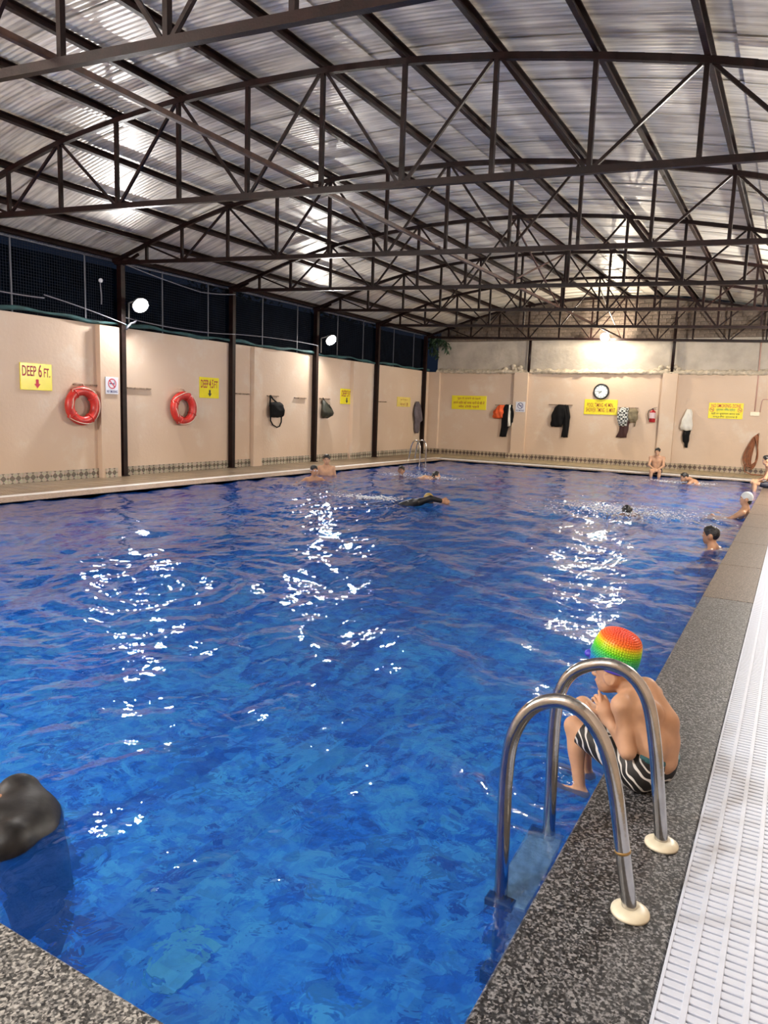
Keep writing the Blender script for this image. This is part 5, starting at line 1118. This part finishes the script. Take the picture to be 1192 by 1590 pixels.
# 7 front crawl in a black shirt
J = prone((-5.76, 11.9, -0.01), 0.93, 0.25, 1.0, dict(shr=(-.14, -.18, -.02), elr=(.06, -.20, .06), wrr=(.24, -.14, .02), chest=(-.30, 0, -.11), pelvis=(-.58, 0, -.20)), (0.7, -0.5, -0.1))
t = person('person in a black shirt swimming front crawl with one arm reaching ahead', J, 1.0, SKINS[1], hair=False)
swim_cap(t, J, 1.0, 0.010, mat('yellow_brown_swim_cap', (0.34, 0.24, 0.06), 0.5)); P = J
w2 = unit(P['shl']-P['shr'])*0.075; wa = (P['pelvis']+P['chest'])/2; hl = unit(P['hipl']-P['hipr'])*0.06
spn = [cap(P['pelvis']-hl, wa-w2*.8, .095, .090), cap(P['pelvis']+hl, wa+w2*.8, .095, .090), cap(wa-w2*.8, P['chest']-w2, .09, .1), cap(wa+w2*.8, P['chest']+w2, .09, .1), cap(P['chest'], P['neck'], .104, .06), cap(P['chest']+w2, P['shl'], .088, .058), cap(P['chest']-w2, P['shr'], .088, .058)]
for s in 'lr': spn += [cap(P['sh'+s], P['el'+s], .053, .042), cap(P['el'+s], P['wr'+s], .042, .032)]
organic('swim_shirt', spn, 0.012, RASH, t, k=0.012, off=0.010)
# 8 swimmer in the splash
J = prone((-2.46, 13.1, -0.03), -0.2, -0.98, 0.98, {}, (0.8, 0.1, -0.45), (0.4, 0, 0.9))
person('person with wet black hair face down amid the white splash under the clock', J, 0.98, SKINS[1])
# 9 sitting on the far edge
J = joints((-3.58, 23.03, 0.098), 0.08, -1, 0.90, dict(chest=(.08, 0, .33), neck=(.15, 0, .48), head=(.21, 0, .63), shl=(.10, .20, .42), shr=(.10, -.20, .42), ell=(.22, .23, .17), elr=(.22, -.23, .17), wrl=(.36, .05, .03), wrr=(.36, -.05, .05),
            knl=(.44, .13, .0), knr=(.44, -.13, .0), anl=(.40, .12, -.40), anr=(.40, -.12, -.40)), (1, -0.1, -0.12))
person('person sitting on the far white edge with folded hands, facing the pool below the extinguisher', J, 0.90, SKINS[0], h=0.012)
# 10 swimmer near the far edge
J = prone((-2.52, 20.9, 0.10), -0.95, -0.30, 0.98, dict(chest=(-.26, 0, -.14), neck=(-.12, 0, -.05), pelvis=(-.46, 0, -.36), shl=(-.16, .18, -.10), shr=(-.16, -.18, -.10)), (0.95, 0.2, -0.1), (0.05, 0, 1))
person('person with wet dark hair swimming with shoulders out below the hanging white shirt', J, 0.98, SKINS[1])
# 11 white cap, leaning back on the granite edge
J = joints((-0.90, 14.5, -0.42), -1, 0.12, 0.98, dict(chest=(-.15, 0, .33), neck=(-.24, 0, .50), head=(-.23, 0, .68), shl=(-.22, .19, .43), shr=(-.22, -.19, .43), ell=(-.02, .26, .30), elr=(-.02, -.26, .28), wrl=(.22, .22, .30), wrr=(.20, -.22, .29), knl=(.34, .12, -.14), knr=(.34, -.12, -.14), anl=(.30, .12, -.52), anr=(.30, -.12, -.52)), (1, 0.12, 0.02))
t = person('person in a white swim cap leaning back in the water against the granite edge', J, 0.98, SKINS[0], hair=False); swim_cap(t, J, 0.98, 0.009, WHITECAP)
hair_part(t, J['head']-unit(J['hup'])*0.055, J['hf'], J['hup'], 0.85, 0.010, low=-0.03)
# 12 black hair near the granite edge
J = joints((-0.85, 10.6, -0.60), -1, 0.22, 0.98, dict(head=(0.03, 0, .69), neck=(-.02, 0, .53), shl=(-.03, .18, .47), shr=(-.03, -.18, .47), ell=(.05, .26, .22), elr=(.05, -.26, .22), wrl=(.25, .25, .18), wrr=(.25, -.25, .18)), (1, 0.1, 0.02))
person('person with short black hair, neck-deep in the water close to the granite edge', J, 0.98, SKINS[1], h=0.010)
# 13 sitting at the frame's edge on the granite
J = joints((-0.44, 20.6, 0.098), -1, -0.1, 0.95, dict(chest=(.06, 0, .33), neck=(.11, 0, .48), head=(.16, 0, .63), shl=(.07, .20, .42), shr=(.07, -.20, .42), ell=(.16, .24, .16), elr=(.16, -.24, .16), wrl=(.34, .14, .06), wrr=(.34, -.14, .06), knl=(.40, .13, .02), knr=(.40, -.13, .02), anl=(.38, .12, -.38), anr=(.38, -.12, -.38)), (1, 0, -0.05))
person('person sitting on the far end of the granite edge, half out of view', J, 0.95, SKINS[0])
# splashes
foam('white splash of droplets around the swimmer under the clock', [(-2.5, 13.1), (-2.0, 13.3), (-3.0, 13.4), (-2.6, 12.7)], 1100, (0.55, 0.30), 0.05, 0.010, (-2.5, 13.1, WZ))
foam('white splash trailing behind the front crawl swimmer', [(-6.7, 11.7), (-7.1, 11.6)], 420, (0.25, 0.10), 0.025, 0.012, (-6.8, 11.7, WZ))
foam('white splash around the pale-backed swimmer by the far ladder', [(-8.1, 16.5), (-8.9, 16.4), (-7.6, 16.5)], 380, (0.30, 0.2), 0.03, 0.010, (-8.3, 16.5, WZ))
foam('white splash before the swimmer below the hanging white shirt', [(-2.9, 20.8), (-2.2, 20.9)], 300, (0.28, 0.12), 0.02, 0.010, (-2.6, 20.8, WZ))
foam('small white ripples around the feet of the seated boy', [(-0.80, 3.14), (-0.74, 3.12), (-0.86, 3.2)], 30, (0.035, 0.025), 0.002, 0.0028, (-0.8, 3.14, WZ))
